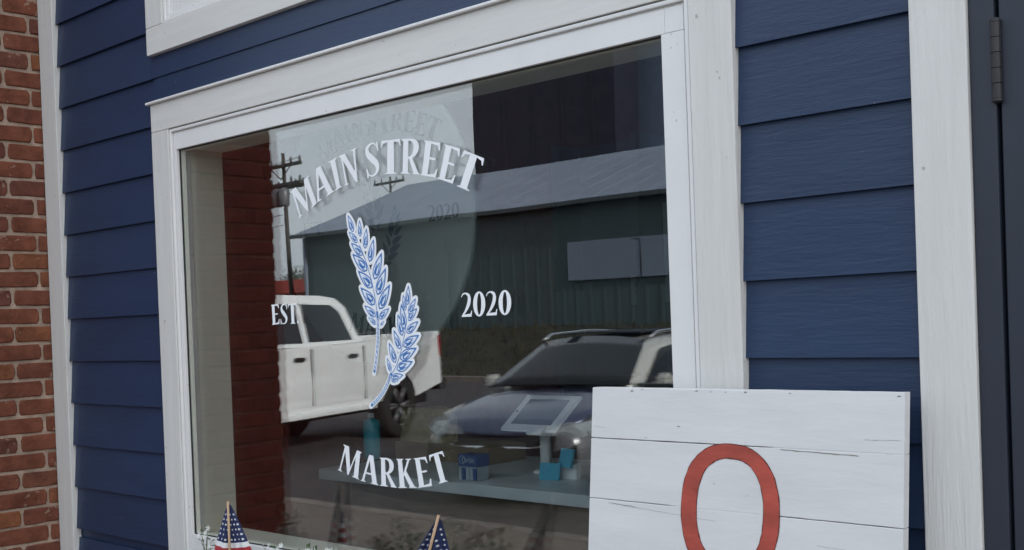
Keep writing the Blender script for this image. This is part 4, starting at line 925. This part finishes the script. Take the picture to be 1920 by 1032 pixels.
m_pw = mat('weathered_pole_wood', (.055, .05, .045), .9, var=.3, vscale=2, stretch=(4, 4, .3))
m_cer = mat('grey_ceramic', (.12, .12, .13), .4)
def pole(x, y, ztop, arms, label, lean=0, cans=False):
    t_ = thing('utility_pole', (x+lean, y, 1.2), label, 'utility pole', 'utility poles across the street')
    tube_obj('shaft', [(x+lean, y, 0), (x+lean*.5, y, ztop*.5), (x, y, ztop)], [.12, .105, .08], m_pw, t_, 12)
    for z, hl, yo in arms:
        a_ = box('crossarm', x-hl, x+hl, y-.07+yo, y+.07+yo, z-.09, z+.07, m_pw, t_, .01)
        for k in (-.95, -.5, .5, .95): lathe('insulator', [(.03, 0), (.07, .05), (.05, .12), (.07, .17), (.03, .26)], m_cer, t_, 8, (x+hl*k, y+yo, z+.07))
        tube_obj('brace', [(x-hl*.5, y+yo*1.3, z-.08), (x, y+.14, z-.65)], .025, m_pw, t_, 6); tube_obj('brace', [(x+hl*.5, y+yo*1.3, z-.08), (x, y+.14, z-.65)], .025, m_pw, t_, 6)
    if cans:
        for dx in (-.5, .05, .6): lathe('transformer', [(.2, 0), (.24, .05), (.24, .75), (.2, .82), (.06, .9)], m_cer, t_, 14, (x+dx, y+.42, cans))
    return t_
pole(-46.9, -32, 9.95, ((9.35, 1.5, .12), (8.45, 1.5, .12), (8.35, 1.3, -.2)), 'near utility pole with transformers beside the metal building', .45, 7.35)
pole(-59.9, -50, 11.4, ((11.0, 1.6, .12),), 'far utility pole with one crossarm behind the metal building roof')
m_wire = mat('black_cable', (.02, .02, .02), .6)
wires = [((-46.9-1.4, -31.9, 9.6), (-130, -33, 9.0)), ((-46.9+1.4, -31.9, 9.6), (-130, -30.5, 9.2)), ((-46.9, -31.9, 7.0), (-130, -32, 6.2)), ((-46.9, -31.9, 6.5), (-130, -31, 5.4)), ((-46.9+.1, -31.9, 6.2), (-42.5, -30.2, 5.4))]
wlab = ['upper power line leaving the left end of the top crossarm', 'upper power line leaving the right end of the top crossarm', 'power line running left from just under the transformers', 'lowest power line running left from the near utility pole', 'short service cable from the near utility pole to the metal building']
for (a, b), lb in zip(wires, wlab):
    a = Vector(a); b = Vector(b); n = 12; sag = (b-a).length*.018
    o = tube_obj('power_line', [a.lerp(b, k/n)-Vector((0, 0, sag*4*(k/n)*(1-k/n))) for k in range(n+1)], .016, m_wire, None, 5); tag(o, lb, 'cable', 'power lines from the near pole')
rb = thing('red_shed', (-80, -58, 1.2), 'low red shed beyond the near utility pole', 'building')
m_rshed = mat('red_shed_paint', (.42, .07, .05), .7, var=.15, vscale=.5)
box('wall', -92, -73, -62, -55.5, 1, 4.3, m_rshed, rb); prism('roof', [(-92.6, 4.32), (-72.4, 4.32), (-73.2, 5.4), (-91.8, 5.4)], -62.4, -55.0, m_rshed, rb)
box('door', -84, -81, -55.49, -55.4, 1.05, 3.8, m_black, rb)
# trees behind the shed
m_bark = mat('tree_bark', (.06, .045, .035), .9); m_crown = mat('dull_green_foliage', (.04, .055, .025), .8, var=.4, vscale=1.2)
def tree(x, y, h, wd, label, seed):
    rr = random.Random(seed); t_ = thing('tree', (x, y, 1.2), label, 'tree', 'trees behind the red shed')
    bm = bmesh.new(); tube(bm, [(x, y, 1), (x+.1, y, 1+h*.4), (x, y, 1+h*.8)], [.25, .18, .06], 7)
    for k in range(6):
        a = k*1.05; tube(bm, [(x, y, 1+h*(.3+.06*k)), (x+math.cos(a)*wd*.6, y+math.sin(a)*wd*.6, 1+h*(.5+.06*k))], [.08, .03], 5)
    bm_obj('trunk', bm, m_bark, t_); bm = bmesh.new()
    cl = [(rr.uniform(-1, 1)*wd*.7, rr.uniform(-1, 1)*wd*.7, h*rr.uniform(.4, .95), rr.uniform(.25, .5)*wd) for _ in range(14)]
    for k in range(2600):
        cx, cy_, cz, rd = rr.choice(cl); d = Vector((rr.gauss(0, 1), rr.gauss(0, 1), rr.gauss(0, 1))).normalized()*rd*rr.random()**.4; p = Vector((x+cx, y+cy_, 1+cz))+d
        a1 = Vector((rr.uniform(-1,1), rr.uniform(-1,1), rr.uniform(-1,1))).normalized()*.16; a2 = Vector((rr.uniform(-1,1), rr.uniform(-1,1), rr.uniform(-1,1))).normalized()*.1
        bm.faces.new([bm.verts.new(q) for q in (p-a1, p+a2, p+a1)])
    bm_obj('crown', bm, m_crown, t_)
for k, (x, y, h, wd, lb) in enumerate(((-92, -66, 5.6, 3.0, 'leftmost of the trees behind the red shed'), (-87.5, -68, 4.9, 2.6, 'middle tree behind the red shed'), (-82.5, -67, 5.0, 2.8, 'rightmost of the trees behind the red shed'))): tree(x, y, h, wd, lb, 20+k)
